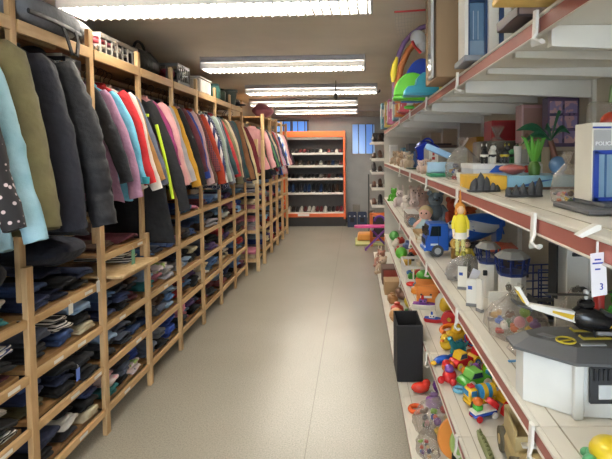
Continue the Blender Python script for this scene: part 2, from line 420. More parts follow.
# ---- second rack beyond, and the pale open tower between them
XG = -1.30
GP = [6.90, 7.48, 8.06, 8.64, 9.22]
GL = [.15, .48, .80, 1.10]
rack2 = thing('clothes_rack', 'farther pale wooden rack, with clothes and shoes, ending before the orange shoe rack', 'clothes rack', (XG, 6.9, 0))
o2 = (XG, 6.9, 0)
for y in GP:
    P(MB().box((XG - .022, y, 1.06), (.044, .04, 2.12), .003), 'post', PINEV, rack2, o2)
    P(MB().box((-1.88, y, 1.06), (.044, .04, 2.12), .003), 'rear_post', PINEB, rack2, o2)
for a, b_ in zip(GP, GP[1:]):
    for z in GL:
        P(MB().box((-1.59, (a + b_) / 2, z - .01), (.5, b_ - a - .042, .018)), 'shelf_board', PINEB, rack2, o2)
        P(MB().box((XG - .03, (a + b_) / 2, z - .012), (.02, b_ - a - .042, .04)), 'front_rail', PINE, rack2, o2)
    P(MB().box((-1.59, (a + b_) / 2, 2.08), (.54, b_ - a - .042, .02)), 'top_board', PINEB, rack2, o2)
P(MB().cyl((-1.55, 6.92, 2.0), (-1.55, 9.2, 2.0), .014, n=8), 'hanging_rail', PINEP, rack2, o2)
tower = thing('shelf_tower', 'tall pale wooden shelf tower standing at the end of the first rack', 'shelf', (-1.28, 6.5, 0))
o3 = (-1.28, 6.5, 0)
for x in (-1.29, -1.72):
    for y in (6.28, 6.72):
        P(MB().box((x, y, .87), (.045, .04, 1.74), .003), 'post', PINEP, tower, o3)
for z in (.14, .52, .80, 1.02, 1.26, 1.52):
    P(MB().box((-1.505, 6.5, z), (.38, .40, .02)), 'shelf_board', PINEP, tower, o3)
    P(MB().box((-1.505, 6.275, z), (.38, .02, .04)), 'front_rail', PINEP, tower, o3)

# ------------------------------------------------------------------ folded clothes
FAB = {
 'navy': ('272f4c', 'cloth', '1c2339'), 'black': ('18181c', 'cloth', '0f0f12'), 'charcoal': ('35373e', 'cloth', '26282e'), 'dark blue': ('38507e', 'denim', '283a60'),
 'blue denim': ('5577a4', 'denim', '3d5a84'), 'pale denim': ('93aac6', 'denim', '728cab'), 'indigo': ('303d66', 'denim', '222c4c'), 'grey': ('7e8088', 'cloth', '666870'),
 'slate': ('626b80', 'cloth', '434957'), 'pale grey': ('a9a9ae', 'cloth', '8e8e94'), 'white': ('d8d5ce', 'cloth', 'bcb9b3'), 'cream': ('cfc2a6', 'cloth', 'b3a586'),
 'olive': ('6a6446', 'cloth', '504b34'), 'brown': ('5a4334', 'cloth', '443226'), 'maroon': ('5b1f2b', 'cloth', '431520'), 'red': ('a8262a', 'cloth', '861b20'),
 'orange red': ('c0492c', 'cloth', '9c3820'), 'teal': ('3d8f92', 'cloth', '2c6f74'), 'mint': ('7fb9a8', 'cloth', '64998a'), 'royal blue': ('2b4aa0', 'cloth', '203880'),
 'light blue': ('86aed0', 'cloth', '6b93b6'), 'pink': ('d48aa0', 'cloth', 'b87086'), 'purple': ('5b4178', 'cloth', '45305c'), 'lavender': ('9a90ad', 'cloth', '7f7693'),
 'green': ('3f7a4a', 'cloth', '2e5c37'), 'tan': ('b08d62', 'cloth', '93734d'), 'blue striped': ('e0dfdd', 'stripe', '34467c'), 'black striped': ('d9d6d0', 'stripe', '202024'),
 'floral pink': ('d9a0aa', 'blotch', '7d4c6a'), 'purple patterned': ('5a4a80', 'blotch', '2c2a58'), 'green patterned': ('8fa860', 'blotch', '2f4f60'), 'plaid': ('8a3a3a', 'plaid', '2a2a3a'),
 'yellow': ('d9b53a', 'cloth', 'b8962a'), 'beige': ('b9a88c', 'cloth', '9c8c72'),
}
def fab(c, sc=1.0):
    a, k, b = FAB[c]
    return mat(a, k, .85, col2=b, scale=(1.0 if k in ('cloth', 'denim') else 2.2))
def folded_mb(w, d, h, nl, rng, messy=1.0):
    """a folded garment: nl pill-shaped layers, the fold towards +X"""
    mb = MB(); t = h / nl; NY, NC = 9, 10; z = 0
    for l in range(nl):
        x0 = -d / 2 + rng.uniform(-.01, .01); x1 = d / 2 + rng.uniform(-.02, .012) * messy
        wl = w * rng.uniform(.9, 1.03); yo = rng.uniform(-.012, .012) * messy
        tt = t * rng.uniform(1.0, 1.25); st = len(mb.v); rings = []
        for j in range(NY):
            f = -1 + 2 * j / (NY - 1); e = (1 - abs(f) ** 6) ** .5 * .75 + .25 if abs(f) < 1 else .3
            xe = x1 - .02 * abs(f) ** 4; zb = z + t / 2; r = tt / 2 * e
            droop = -.012 * messy * (abs(f) ** 3)
            ring = []
            for k in range(NC - 2):
                a = -PI / 2 + PI * k / (NC - 3)
                ring.append((xe - r + r * math.cos(a) * 1.15, yo + f * wl / 2, zb + r * math.sin(a) + droop))
            ring.append((x0, yo + f * wl / 2 * .97, zb + r * .9)); ring.append((x0, yo + f * wl / 2 * .97, zb - r * .9))
            rings.append(ring)
        mb.ring(rings, True)
        mb.jitter(.008 * messy, 9, rng.random() * 40, st)
        mb.jitter(.004 * messy, 30, rng.random() * 40, st)
        z += t
    lo = min(p[2] for p in mb.v)
    mb.v = [(x, y, q - lo) for x, y, q in mb.v]
    return mb
LEVN = ['lowest shelf', 'second shelf', 'third shelf', 'fourth shelf', 'fifth shelf', 'top shelf']
BAYN = ['nearest rack bay', 'second rack bay', 'third rack bay', 'fourth rack bay', 'fifth rack bay', 'sixth rack bay', 'seventh rack bay', 'last bay of first rack']
STN = {1: ['only'], 2: ['near', 'far'], 3: ['near', 'middle', 'far'], 4: ['nearest', 'second', 'third', 'farthest']}
JEANS = ('dark blue', 'blue denim', 'pale denim', 'indigo')
nfold = 0
def stack(b, lev, si, ns, cols, y, w, zmax, xf, lv_name, bay_name, d=.33, thick=None, messy=1.0, bag=False):
    global nfold
    z = lv_name[1] + .003
    for i, c in enumerate(cols):
        rng = random.Random(hash_int(b, lev, si, i))
        h = thick if thick else min(.072, max(.03, .92 * (zmax - lv_name[1]) / len(cols) / 1.12)) * rng.uniform(.9, 1.1)
        nl = 2 if h < .042 else 3
        kind = 'jeans' if c in JEANS else 'shirt' if c in ('white', 'light blue', 'blue striped', 'black striped', 'teal', 'mint', 'pale grey', 'lavender', 'floral pink') else 'sweater' if h > .042 else 'trousers' if c in ('black', 'navy', 'charcoal', 'olive', 'brown', 'beige') else 'top'
        word = {'jeans': 'jeans', 'shirt': 'shirt', 'sweater': 'sweater', 'trousers': 'trousers', 'top': 'tee shirt'}[kind]
        mb = folded_mb(w * rng.uniform(.9, 1.0), d, h, nl, rng, messy)
        top = max(p[2] for p in mb.v)
        if z + top > zmax: break
        cn = c if c not in ('blue denim', 'pale denim') else {'blue denim': 'mid blue', 'pale denim': 'pale blue'}[c]
        pos = f'{ORD[i]} in' if i else 'at bottom of'
        if i == len(cols) - 1 and i: pos = 'on top of'
        lab = f'{cn} folded {word} {pos} {STN[ns][si]} stack, {lv_name[0]}, {bay_name}'
        o = mb.build('folded_' + {'top': 'tee_shirt'}.get(kind, kind), fab(c), loc=(xf - d / 2 + rng.uniform(-.035, .006), y + rng.uniform(-.008, .008), z), rot=(0, 0, rng.uniform(-.12, .12) * messy))
        tag(o, lab, {'top': 'tee shirt'}.get(kind, kind), 'folded clothes on the rack shelves')
        z += top + .0015; nfold += 1
    return z
def hash_int(*a):
    s = 7
    for x in a: s = (s * 1009 + int(x) * 7919 + 13) % 1000003
    return s
# hand-picked stacks, bottom to top, for the bays one sees best: (bay, level) -> list of stacks near..far
CELL = {
 (0, 3): [['navy', 'black'], ['teal', 'white', 'maroon', 'black', 'royal blue', 'lavender']],
 (0, 2): [['navy', 'grey'], ['maroon', 'black', 'blue striped', 'pale grey', 'slate']],
 (0, 1): [['black', 'navy'], ['black striped', 'black', 'white', 'cream', 'slate']],
 (0, 0): [['black'], ['black', 'charcoal', 'grey']],
 (1, 3): [['indigo', 'dark blue', 'slate'], ['navy', 'black', 'navy', 'black'], ['black', 'navy', 'charcoal', 'olive', 'cream']],
 (1, 2): [['charcoal', 'slate', 'cream'], ['dark blue', 'black striped', 'white'], ['cream', 'black', 'pale denim', 'light blue']],
 (1, 1): [['olive', 'indigo', 'dark blue', 'blue denim', 'dark blue'], ['black', 'navy', 'black', 'black'], ['black', 'charcoal', 'black', 'indigo']],
 (1, 0): [['black', 'navy', 'black'], ['charcoal', 'white', 'black', 'indigo'], ['cream', 'black', 'indigo', 'slate']],
 (2, 4): [['brown', 'black', 'charcoal'], ['maroon', 'orange red', 'black']],
 (2, 3): [['black'], ['black striped', 'charcoal']],
 (2, 2): [['indigo', 'dark blue', 'blue denim', 'slate'], ['black', 'indigo', 'charcoal', 'white'], ['maroon', 'charcoal', 'brown', 'pink']],
 (2, 1): [['charcoal', 'slate', 'pale denim', 'blue denim'], ['charcoal', 'slate', 'slate', 'indigo', 'blue denim'], ['dark blue', 'black', 'black', 'navy']],
 (2, 0): [['teal', 'floral pink', 'purple patterned'], ['black', 'slate', 'charcoal', 'navy'], ['green patterned', 'royal blue', 'green patterned']],
 (3, 2): [['teal', 'pale denim', 'grey'], ['pink', 'green patterned', 'cream'], ['pale grey', 'slate']],
 (3, 1): [['dark blue', 'charcoal', 'brown', 'charcoal'], ['slate', 'brown', 'brown'], ['pale denim', 'blue denim', 'pale denim', 'slate']],
 (3, 0): [['slate', 'pale grey'], ['black', 'grey', 'white'], ['royal blue', 'royal blue']],
 (3, 3): [['blue denim', 'dark blue', 'blue denim'], ['slate', 'pale denim', 'dark blue', 'blue denim'], ['dark blue', 'charcoal', 'slate']],
}
PAL = ['navy', 'black', 'charcoal', 'dark blue', 'blue denim', 'pale denim', 'indigo', 'slate', 'grey', 'pale grey', 'white', 'maroon', 'red', 'cream', 'pink', 'brown', 'purple', 'royal blue', 'plaid', 'light blue', 'black', 'charcoal', 'dark blue']
for b in range(8):
    lv = LEV[b]
    for l, z in enumerate(lv):
        zmax = (lv[l + 1] if l + 1 < len(lv) else z + (.2 if z < .95 else .15)) - .046
        if b == 3 and l == 3: zmax = z + .095
        cells = CELL.get((b, l))
        if cells is None:
            r = random.Random(hash_int(b, l, 99))
            ns = 2 if b > 4 else r.choice((2, 3))
            cells = [[r.choice(PAL) for _ in range(r.randint(2, 4 if b < 5 else 3))] for _ in range(ns)]
        ns = len(cells); y0, y1 = POST[b] + .028, POST[b + 1] - .028; wst = (y1 - y0) / ns
        for si, cols in enumerate(cells):
            if b == 0 and si < ns - 1: continue
            stack(b, l, si, ns, cols, y0 + wst * (si + .5), wst * (.84 if ns < 3 else .76), zmax, XF - .022, (LEVN[l], z + (.036 if (b, l) == (2, 3) else 0)), BAYN[b], thick=.052 if b >= 5 else None, messy=1.35)
for k in range(4):
    for l, z in enumerate(GL):
        r = random.Random(hash_int(k, l, 5))
        for si in range(2):
            stack(20 + k, l, si, 2, [r.choice(PAL) for _ in range(r.randint(2, 3))], GP[k] + .04 + .25 * (si + .5), .22, z + (.25 if l < 3 else .075), XG - .045, (LEVN[l], z), ['nearest', 'second', 'third', 'last'][k] + ' far rack bay', thick=.055)
for l, (z, cols) in enumerate(((.152, ['cream', 'pink']), (.532, ['floral pink', 'pale grey', 'pink']), (.812, ['pink', 'cream']), (1.032, ['blue striped', 'white']), (1.272, ['green', 'red']))):
    zz = z
    for i, c in enumerate(cols):
        rng = random.Random(400 + l * 5 + i); mb = folded_mb(.34, .3, .045, 2, rng)
        tag(mb.build('folded_blanket', fab(c), loc=(-1.47, 6.5, zz)), f'{c} folded cloth {"on top" if i else "at bottom"}, {LEVN[l]} of the pale shelf tower', 'cloth', 'folded cloths in the pale tower')
        zz += max(p[2] for p in mb.v) + .002
print('folded', nfold)
# ------------------------------------------------------------------ hanging clothes
def garment(name, label, cat, x, y, ztop, L, c, hw=.19, th=.034, sl=.45, sleeve='long', m=None, puff=0, hem=1.75, flare=.15, sr=1.0, collar=None, seed=0, out=.05, zip_m=None, cuff=None, tilt=0.0, hood=False, group='clothes hanging on the rack rail', sleeve_m=None, xo=0.0, lining=None):
    rng = random.Random(seed * 31 + 5)
    m = m or fab(c)
    t = thing(name, label, cat, (x, y, ztop), group=group, rot=(0, 0, rng.uniform(-.012, .012) + tilt))
    NA, NZ = 26, (64 if puff else 22); rings = []
    for i in range(NZ):
        f = i / (NZ - 1); z = -L * f
        if f == 0: a, b = .055, .02
        else:
            d = -z
            sh = min(1, (d / .07)) ** .55
            a = .055 + (hw - .055) * sh
            if d > .12: a = hw * (1 + (hem - 1) * (d - .12) / max(L - .12, .01)) - .012 * math.sin(PI * min(1, (d - .12) / (L * .8)))
            b = .018 + (th - .018) * min(1, d / .12)
        ring = []
        for k in range(NA):
            A = 2 * PI * k / NA; ca, sa = math.cos(A), math.sin(A)
            px = a * math.copysign(abs(ca) ** .75, ca); py = b * math.copysign(abs(sa) ** .85, sa)
            fold = 1 + .2 * f * math.sin(5 * ca * 2 + seed + 2 * f) * (abs(sa) > .05)
            py *= fold
            if puff: py += math.copysign(.010 * puff, sa) * abs(math.sin(PI * -z / .075)); px += ca * .012 * puff * abs(math.sin(PI * -z / .075))
            px += .012 * math.sin(7 * f + seed) * f + xo * f
            ring.append((px, py, z + (.012 * math.sin(3 * A + seed) if i == NZ - 1 else 0)))
        rings.append(ring)
    if puff:
        pass
    mb = MB().ring(rings, False).jitter(.006 if th > .03 else .003, 8, seed).jitter(.004 if th > .03 else .002, 26, seed)
    mb.f.append(tuple((NZ - 1) * NA + k for k in range(NA)))
    mb.build('body', m, t, sharp=60)
    def sleeve_mb(s, sl):
        n = 58 if puff else 18; pts = []; r = []
        for i in range(n):
            f = i / (n - 1); d = sl * f
            pts.append((s * (hw * .93 + out * math.sin(PI * .5 * min(1, f * 2.2)) + flare * f) + xo * f + s * .012 * math.sin(5 * f + seed), -.006 * math.sin(4 * f + seed), -.045 - d))
            rr = (.050 - .012 * f) * (sr if i else 1) + .003 * math.sin(22 * f + seed) * f
            if i == 0: rr = .036
            if puff: rr += .006 * abs(math.sin(PI * d / .075))
            r.append(rr)
        q = MB().tube(pts, r, 16, flat=min(1.0, th / .042)); q.jitter(.006 if th > .03 else .004, 10, seed + s); q.jitter(.006 if th > .03 else .003, 30, seed + s)
        return q
    if sleeve:
        for s in (1, -1):
            sobj = sleeve_mb(s, sl).build('sleeve', sleeve_m or m, t, sharp=60)
            if cuff and s == 1:
                zz = -.045 - sl; e = hw * .93 + out + flare
                MB().tube([(s * e + xo, 0, zz + .035), (s * e + xo, 0, zz - .006)], [.040 * sr, .038 * sr], 14, flat=min(1.0, th / .042)).build('cuff', cuff, sobj)
    cm = collar or m
    if hood:
        MB().ell((0, .0, .0), (.09, min(.035, th * .95), .04), 14, 9).jitter(.01, 12, seed).build('hood', cm, t)
    else:
        q = MB().torus((0, 0, -.004), .058, .013, 20, 7); q.v = [(a_, b_ * min(1, th / .062), c_ + .25 * b_) for a_, b_, c_ in q.v]; q.build('collar', cm, t)
    if zip_m:
        MB().tube([(hw * .1, -th * 1.22, -.03), (hw * .12, -th * 1.3, -L * .5), (hw * .1 + xo, -th * 1.32, -L * .97)], .004, 6).build('zip', zip_m, t)
    return t

HANG = mat('3b3633', 'plain', .4)
HANGW = mat('b8946a', 'wood', .45)
def hanger(x, y, z, zr):
    t = thing('clothes_hanger', 'dark wire clothes hanger hooked on the rack rail inside a garment', 'hanger', (x, y, z), group='hangers on the rack rail')
    R_ = .022
    pts = [(0, 0, 0), (0, 0, zr - z - .008)] + [(R_ * math.sin(a) , 0, zr - z + R_ * (1 - math.cos(a)) * 0 + R_ * math.sin(a - PI / 2) + .022 - .008 + .008) for a in (0.6, 1.2, 1.8, 2.4, 3.0, 3.6, 4.1)]
    MB().tube(pts, .0025, 6).build('hook', HANG, t)
    MB().tube([(-.10, 0, -.04), (0, 0, -.008), (.10, 0, -.04)], .005, 6).build('shoulder_bar', HANGW, t)
    return t

# --- the big jackets in front, hanging from the near rail
KH = dict(group=None)
garment('jacket', 'black jacket with small pale dots, nearest the camera on the rack', 'jacket', -1.50, 1.64, 2.0, .80, 'black', hw=.14, th=.05, sl=.66, seed=1, m=mat('17151a', 'dots', .8, col2='b9a9ad'), group=None)
garment('jacket', 'teal and pale blue jacket hanging beside the olive parka', 'jacket', -1.51, 1.75, 2.0, .80, 'light blue', hw=.14, th=.036, sr=1.15, sl=.72, seed=2, m=mat('9fc0cc', 'cloth', .8, col2='7fa3b2'), sleeve_m=mat('9ec2d0', 'cloth', .8, col2='6f9db0'), collar=mat('2c6f92', 'cloth', .8, col2='1f5a7c'), group=None)
parka = garment('parka', 'olive green parka, the largest coat at the near end', 'parka', -1.515, 1.885, 2.03, .80, 'olive', hw=.15, th=.048, sr=1.55, sl=.72, seed=3, out=.04, flare=.10, m=mat('6f6847', 'cloth', .85, col2='575138'), collar=mat('3e3c30', 'cloth', .85, col2='302e26'), hood=True, cuff=mat('61593c', 'cloth', .85, col2='4c462e'), group=None)
garment('jacket', 'navy quilted jacket hanging between the olive parka and the puffer', 'jacket', -1.53, 2.115, 2.03, .82, 'navy', hw=.15, th=.045, sr=1.4, sl=.76, seed=4, out=.04, flare=.10, m=mat('1c1f2e', 'cloth', .8, col2='141724'), collar=mat('2c2d38', 'cloth', .9, col2='22232c'), group=None)
garment('puffer_jacket', 'charcoal padded puffer jacket in front of the first upright', 'jacket', -1.53, 2.28, 2.02, .84, 'charcoal', hw=.155, th=.038, sr=1.4, sl=.76, puff=1.0, seed=5, out=.045, flare=.13, hem=1.5, m=mat('1f2027', 'cloth', .7, col2='16171c'), xo=.02, hood=True, group=None)
g = thing('snow_trousers', 'bulky dark navy padded trousers draped below the olive parka', 'trousers', (-1.52, 1.98, 1.018))
SNM = mat('171c2e', 'cloth', .8, col2='11151f')
for yy, ry in ((-.225, .185), (.30, .235)): MB().ell((0.02, yy, .07), (.15, ry, .068), 22, 12).jitter(.03, 6, yy * 9).jitter(.008, 22, 3).ground().build('leg', SNM, g)
MB().ell((-.10, 0, .06), (.08, .17, .055), 16, 10).ground().build('seat', SNM, g)

# --- the long row: (y, x-centre, top, length, colour, label words, options)
ROW = [
 (2.665, -1.60, 1.96, .62, 'charcoal', 'black zip hoodie, first garment after the near upright', dict(sl=.52, zip_m=mat('8d8d90', 'plain', .3, metal=.8), name='hoodie', hood=True)),
 (2.735, -1.57, 1.95, .66, 'pinkl', 'lavender pink sweatshirt beside the black hoodie', dict(sl=.60, name='sweatshirt')),
 (2.805, -1.565, 1.95, .66, 'sky', 'light blue shirt with teal hem beside the red sweater', dict(sl=.52, name='shirt')),
 (2.875, -1.545, 1.96, .56, 'redb', 'bright red sweater in the near part of the row', dict(sl=.54, name='sweater')),
 (2.945, -1.545, 1.96, .62, 'whitec', 'white long sleeved top beside the bright red sweater', dict(sl=.58, name='top')),
 (3.015, -1.56, 1.95, .50, 'tanc', 'tan jacket between the white top and slate jacket', dict(sl=.52, name='jacket')),
 (3.095, -1.57, 1.96, .55, 'slate', 'slate blue denim jacket before the black neon coat', dict(sl=.56, name='jacket')),
 (3.255, -1.53, 1.95, 1.00, 'black', 'long black coat with a neon yellow stripe', dict(sl=.74, name='coat', hood=True, neon=True, xo=.05)),
 (3.335, -1.56, 1.95, .50, 'magenta', 'magenta sweater just after the black neon coat', dict(sl=.44, name='sweater')),
 (3.415, -1.53, 1.95, .56, 'pinkp', 'pale pink fleece jacket with long sleeves', dict(sl=.58, name='fleece')),
 (3.495, -1.55, 1.94, .52, 'palepink', 'second paler pink cardigan behind the pink fleece', dict(sl=.56, name='cardigan')),
 (3.575, -1.55, 1.94, .52, 'pale grey', 'pale grey sweatshirt between pink cardigan and mustard coat', dict(sl=.55, name='sweatshirt')),
 (3.655, -1.54, 1.95, .58, 'mustard', 'black coat with mustard yellow lining edge', dict(sl=.60, name='coat')),
 (3.825, -1.55, 1.95, .60, 'black', 'plain black jacket after the mustard edged coat', dict(sl=.60, name='jacket')),
 (3.905, -1.55, 1.95, .56, 'maroon', 'burgundy cardigan beside the royal blue top', dict(sl=.50, name='cardigan')),
 (3.985, -1.55, 1.94, .60, 'royal blue', 'royal blue and dark hoodie beside the burgundy cardigan', dict(sl=.55, name='hoodie')),
 (4.065, -1.54, 1.94, .60, 'palepink', 'pale rose top with long hem after the blue hoodie', dict(sl=.60, name='top')),
 (4.145, -1.55, 1.94, .62, 'brown', 'dark brown jacket beside the red plaid shirt', dict(sl=.60, name='jacket')),
 (4.225, -1.55, 1.94, .52, 'plaid', 'red plaid shirt beside the dark brown jacket', dict(sl=.5, name='shirt')),
 (4.405, -1.55, 1.95, .58, 'orange red', 'rust orange sweater after the red plaid shirt', dict(sl=.56, name='sweater')),
 (4.49, -1.55, 1.95, .62, 'white', 'white track jacket with navy edge', dict(sl=.56, name='jacket')),
 (4.575, -1.55, 1.95, .66, 'dotn', 'navy jacket with small white dots', dict(sl=.62, name='jacket')),
 (4.66, -1.54, 1.95, .58, 'mintg', 'pale grey green shirt beside the dotted navy jacket', dict(sl=.56, name='shirt')),
 (4.745, -1.54, 1.95, .60, 'grey', 'mid grey sweater beside the grey green shirt', dict(sl=.58, name='sweater')),
 (4.83, -1.54, 1.95, .62, 'darkteal', 'dark teal dress hanging just after the grey sweater', dict(sl=.5, name='dress')),
 (4.985, -1.55, 1.94, .56, 'red', 'red hooded top after the dark teal dress', dict(sl=.52, name='top', hood=True)),
 (5.08, -1.54, 1.95, .66, 'olive', 'olive grey coat beside the red hooded top', dict(sl=.6, name='coat')),
 (5.175, -1.55, 1.95, .60, 'beige', 'beige cardigan between two dark coats', dict(sl=.55, name='cardigan')),
 (5.27, -1.54, 1.95, .62, 'charcoal', 'charcoal coat after the beige cardigan', dict(sl=.6, name='coat')),
 (5.38, -1.54, 1.95, .64, 'darkteal', 'dark green jacket beside the charcoal coat', dict(sl=.56, name='jacket')),
 (5.59, -1.53, 1.97, .62, 'suede', 'tan brown suede jacket standing out above the row', dict(sl=.60, name='jacket')),
 (5.70, -1.54, 1.95, .62, 'black', 'black coat beside the tan suede jacket', dict(sl=.60, name='coat')),
 (5.81, -1.53, 1.93, .62, 'creamc', 'cream knitted cardigan beside the pale tower', dict(sl=.62, name='cardigan')),
 (5.94, -1.52, 1.92, .64, 'darkred', 'dark red dress, last before the pale tower', dict(sl=.5, name='dress')),
]
EXTRA = {'pinkl': ('b58aa6', 'cloth', '9c7390'), 'sky': ('7cc0dc', 'cloth', '4f9fb8'), 'redb': ('c9262c', 'cloth', 'ab1d24'), 'whitec': ('dcd5cc', 'cloth', 'c6bdb2'), 'tanc': ('a3763f', 'cloth', '8a6030'),
 'magenta': ('8a2c62', 'cloth', '6f204e'), 'pinkp': ('d9a3a4', 'cloth', 'c48c8e'), 'palepink': ('d8b3b0', 'cloth', 'c39c99'), 'mustard': ('c8962a', 'cloth', 'a87a1e'), 'dotn': ('1c2440', 'dots', 'c9ccd6'),
 'mintg': ('a8b5a8', 'cloth', '8f9c90'), 'darkteal': ('1d3f42', 'cloth', '143033'), 'suede': ('7d5433', 'cloth', '664326'), 'creamc': ('d5c49c', 'cloth', 'bda97f'), 'darkred': ('6e1722', 'cloth', '561019'),
 'navyw': ('27356b', 'cloth', '1b2650')}
FAB.update(EXTRA)
NEON = mat('c8e23a', 'plain', .5)
for i, (y, x, zt, L, c, lab, o) in enumerate(ROW):
    o = dict(o); nm = o.pop('name'); neon = o.pop('neon', False)
    kw = dict(hw=.15, th=.0175 if y < 3.7 else .021, seed=10 + i, out=.035)
    if y > 4.3: kw['th'] = .0225
    if c == 'sky': kw['cuff'] = mat('2f8f9a', 'cloth', .8)
    if c == 'mustard': kw.update(sleeve_m=fab('mustard'), m=fab('black'))
    if c == 'royal blue': kw.update(sleeve_m=fab('royal blue'), m=fab('navy'))
    if c == 'white' and nm == 'jacket': kw.update(sleeve_m=mat('e2e0dc', 'stripe', .8, col2='27356b', scale=.6, dirn='X'))
    kw.update(o)
    if y > 4.3: L *= 1.1; kw['sl'] = kw.get('sl', .5) * 1.12
    t = garment(nm, lab, nm, x, y, zt, L, c, **kw)
    if neon:
        MB().tube([(.20, -.022, -.2), (.245, -.03, -.38), (.28, -.03, -.56), (.30, -.028, -.70)], .011, 7, flat=.6).build('neon_stripe', NEON, t)
        MB().box((.12, -.05, -.14), (.09, .006, .02), .002).build('neon_stripe', NEON, t)
        MB().box((.13, -.042, -.36), (.05, .004, .07)).build('label_patch', mat('d8d8d8', 'plain', .6), t)
    if not o.get('hood'): hanger(x, y, zt - .012, 2.03)
# shirts below the big coats: a pink sleeve hanging lower and a teal hem are part of the lavender and blue tops above

FARROW = [
 (6.98, .60, 'pinkp', 'pink top, first garment on the far rail', 'top'), (7.08, .75, 'black', 'black coat after the pink top on the far rail', 'coat'), (7.18, .62, 'green', 'green shirt on the far rail after the black coat', 'shirt'),
 (7.28, .70, 'navy', 'navy jacket after the green shirt, far rail', 'jacket'), (7.38, .62, 'beige', 'beige cardigan after the navy jacket, far rail', 'cardigan'), (7.57, .7, 'charcoal', 'charcoal coat past the second post of the far rail', 'coat'),
 (7.68, .66, 'red', 'red sweater on the far rail', 'sweater'), (7.79, .72, 'black striped', 'black and white striped jacket on the far rail', 'jacket'), (7.90, .66, 'pinkl', 'lilac top beside the striped jacket, far rail', 'top'),
 (8.16, .72, 'navy', 'dark navy coat behind the third far post', 'coat'), (8.28, .74, 'royal', 'bright blue sports jacket with white sleeve stripe', 'sports jacket'), (8.40, .64, 'white', 'white shirt beside the bright blue sports jacket', 'shirt'),
 (8.52, .7, 'palepink', 'pale pink dress on the far rail', 'dress'), (8.74, .74, 'pinkp', 'dusty pink jacket near the far end of the rail', 'jacket'), (8.88, .74, 'plum', 'plum coat at the far end of the rail', 'coat'), (9.02, .7, 'black', 'black jacket, last garment before the orange rack', 'jacket')]
FAB.update({'royal': ('2a63c8', 'cloth', '1f50a6'), 'plum': ('5c2440', 'cloth', '461a30')})
for i, (y, L, c, lab, nm) in enumerate(FARROW):
    garment(nm.replace(' ', '_'), lab, nm.split()[-1], -1.50, y, 1.93, L, c, hw=.15, th=.032, sl=.54, seed=70 + i, out=.035, sleeve_m=mat('2a63c8', 'stripe', .8, col2='e4e6ea', scale=.5, dirn='X') if c == 'royal' else None)

# ------------------------------------------------------------------ things on the rack's upper shelf
ZT = 2.123
bg = thing('laptop_bag', 'grey padded bag with black strap lying on the rack top', 'bag', (-1.45, 2.165, ZT + .008))
MB().box((0, .085, .06), (.16, .43, .115), .035).jitter(.006, 9, 2).build('body', mat('808288', 'cloth', .8, col2='6b6d73'), bg, sharp=80)
MB().tube([(.078, -.11, .03), (.084, .06, .03), (.08, .27, .02)], .012, 7, flat=.6).build('zip_edge', mat('1d1d20', 'plain', .6), bg)
MB().tube([(.08, .12, .03), (.10, .125, -.03), (.106, .15, -.10), (.106, .19, -.10), (.10, .215, -.03), (.082, .22, .03)], [.006] * 6, 6, flat=2.2).build('strap', mat('18181b', 'cloth', .8), bg)
hb = thing('handbag', 'rounded black handbag beside the grey padded bag on rack top', 'handbag', (-1.575, 2.725, ZT + .012))
MB().ell((0, 0, .085), (.10, .095, .09), 16, 10).jitter(.008, 9, 4).ground().build('body', mat('1a1a1c', 'plain', .45), hb)
MB().torus((.02, .0, .10), .06, .008, 16, 6, rot=(PI / 2, 0, 1.2), a0=.2, a1=2.9).build('handle', mat('121214', 'plain', .5), hb)
MB().box((.10, .05, .03), (.012, .03, .015), .003).build('buckle', mat('b0aca4', 'plain', .3, metal=.8), hb)

def crate(name, label, cat, loc, d, m, bars=7, rz=0):
    t = thing(name, label, cat, loc, rz)
    w, l, h = d; b = MB()
    b.box((0, 0, .006), (w, l, .012))
    for sx in (-1, 1):
        b.box((sx * w / 2, 0, h - .012), (.008, l, .024)); b.box((sx * w / 2, 0, .02), (.008, l, .03))
        for k in range(bars + 1): b.box((sx * w / 2, -l / 2 + l * k / bars, h / 2), (.006, .012, h))
    for sy in (-1, 1):
        b.box((0, sy * l / 2, h - .012), (w, .008, .024)); b.box((0, sy * l / 2, .02), (w, .008, .03))
        for k in range(4): b.box((-w / 2 + w * k / 3, sy * l / 2, h / 2), (.012, .006, h))
    b.build('basket', m, t)
    MB().box((w / 2 + .006, 0, h - .012), (.008, l * .25, .018), .003).build('handle', m, t)
    return t
def shoe_mb(L, hgt=.4, heel=0):
    """a low shoe, toe towards +X"""
    mb = MB(); rings = []
    prof = [(-.5, .13, .05, .30), (-.46, .17, .04, .40), (-.3, .175, .03, .42), (-.12, .165, .03, .40), (.02, .17, .03, .33), (.18, .19, .03, .24), (.34, .185, .03, .19), (.45, .14, .035, .15), (.5, .06, .05, .11)]
    for x, w, z0, z1 in prof:
        z1 *= hgt / .4; r = []
        for k in range(10):
            a = 2 * PI * k / 10; r.append((x * L, w * L * math.cos(a), (z0 + (z1 - z0) * (.5 + .5 * math.sin(a))) * L))
        rings.append(r)
    return mb.ring(rings, True)
def sole_mb(L):
    pts = [(-.5, -.1), (-.4, -.15), (0, -.15), (.25, -.2), (.42, -.15), (.51, 0), (.42, .15), (.25, .2), (0, .15), (-.4, .15), (-.5, .1)]
    return MB().prism([(x * L, y * L) for x, y in pts], 0, .055 * L, 'z')
def shoe(label, loc, L, up, sole, rz=0, group=None, name='shoe', hgt=.4):
    t = thing(name, label, 'shoe', loc, rz, group)
    MB_ = shoe_mb(L, hgt); MB_.v = [(x, y, z + .01 * L) for x, y, z in MB_.v]
    MB_.build('upper', up, t, sharp=60); sole_mb(L).build('sole', sole, t)
    return t
cr = crate('wire_basket', 'pale plastic basket with red shoes on the rack top', 'basket', (-1.645, 3.10, ZT), (.30, .48, .15), mat('a4a29c', 'plain', .4))
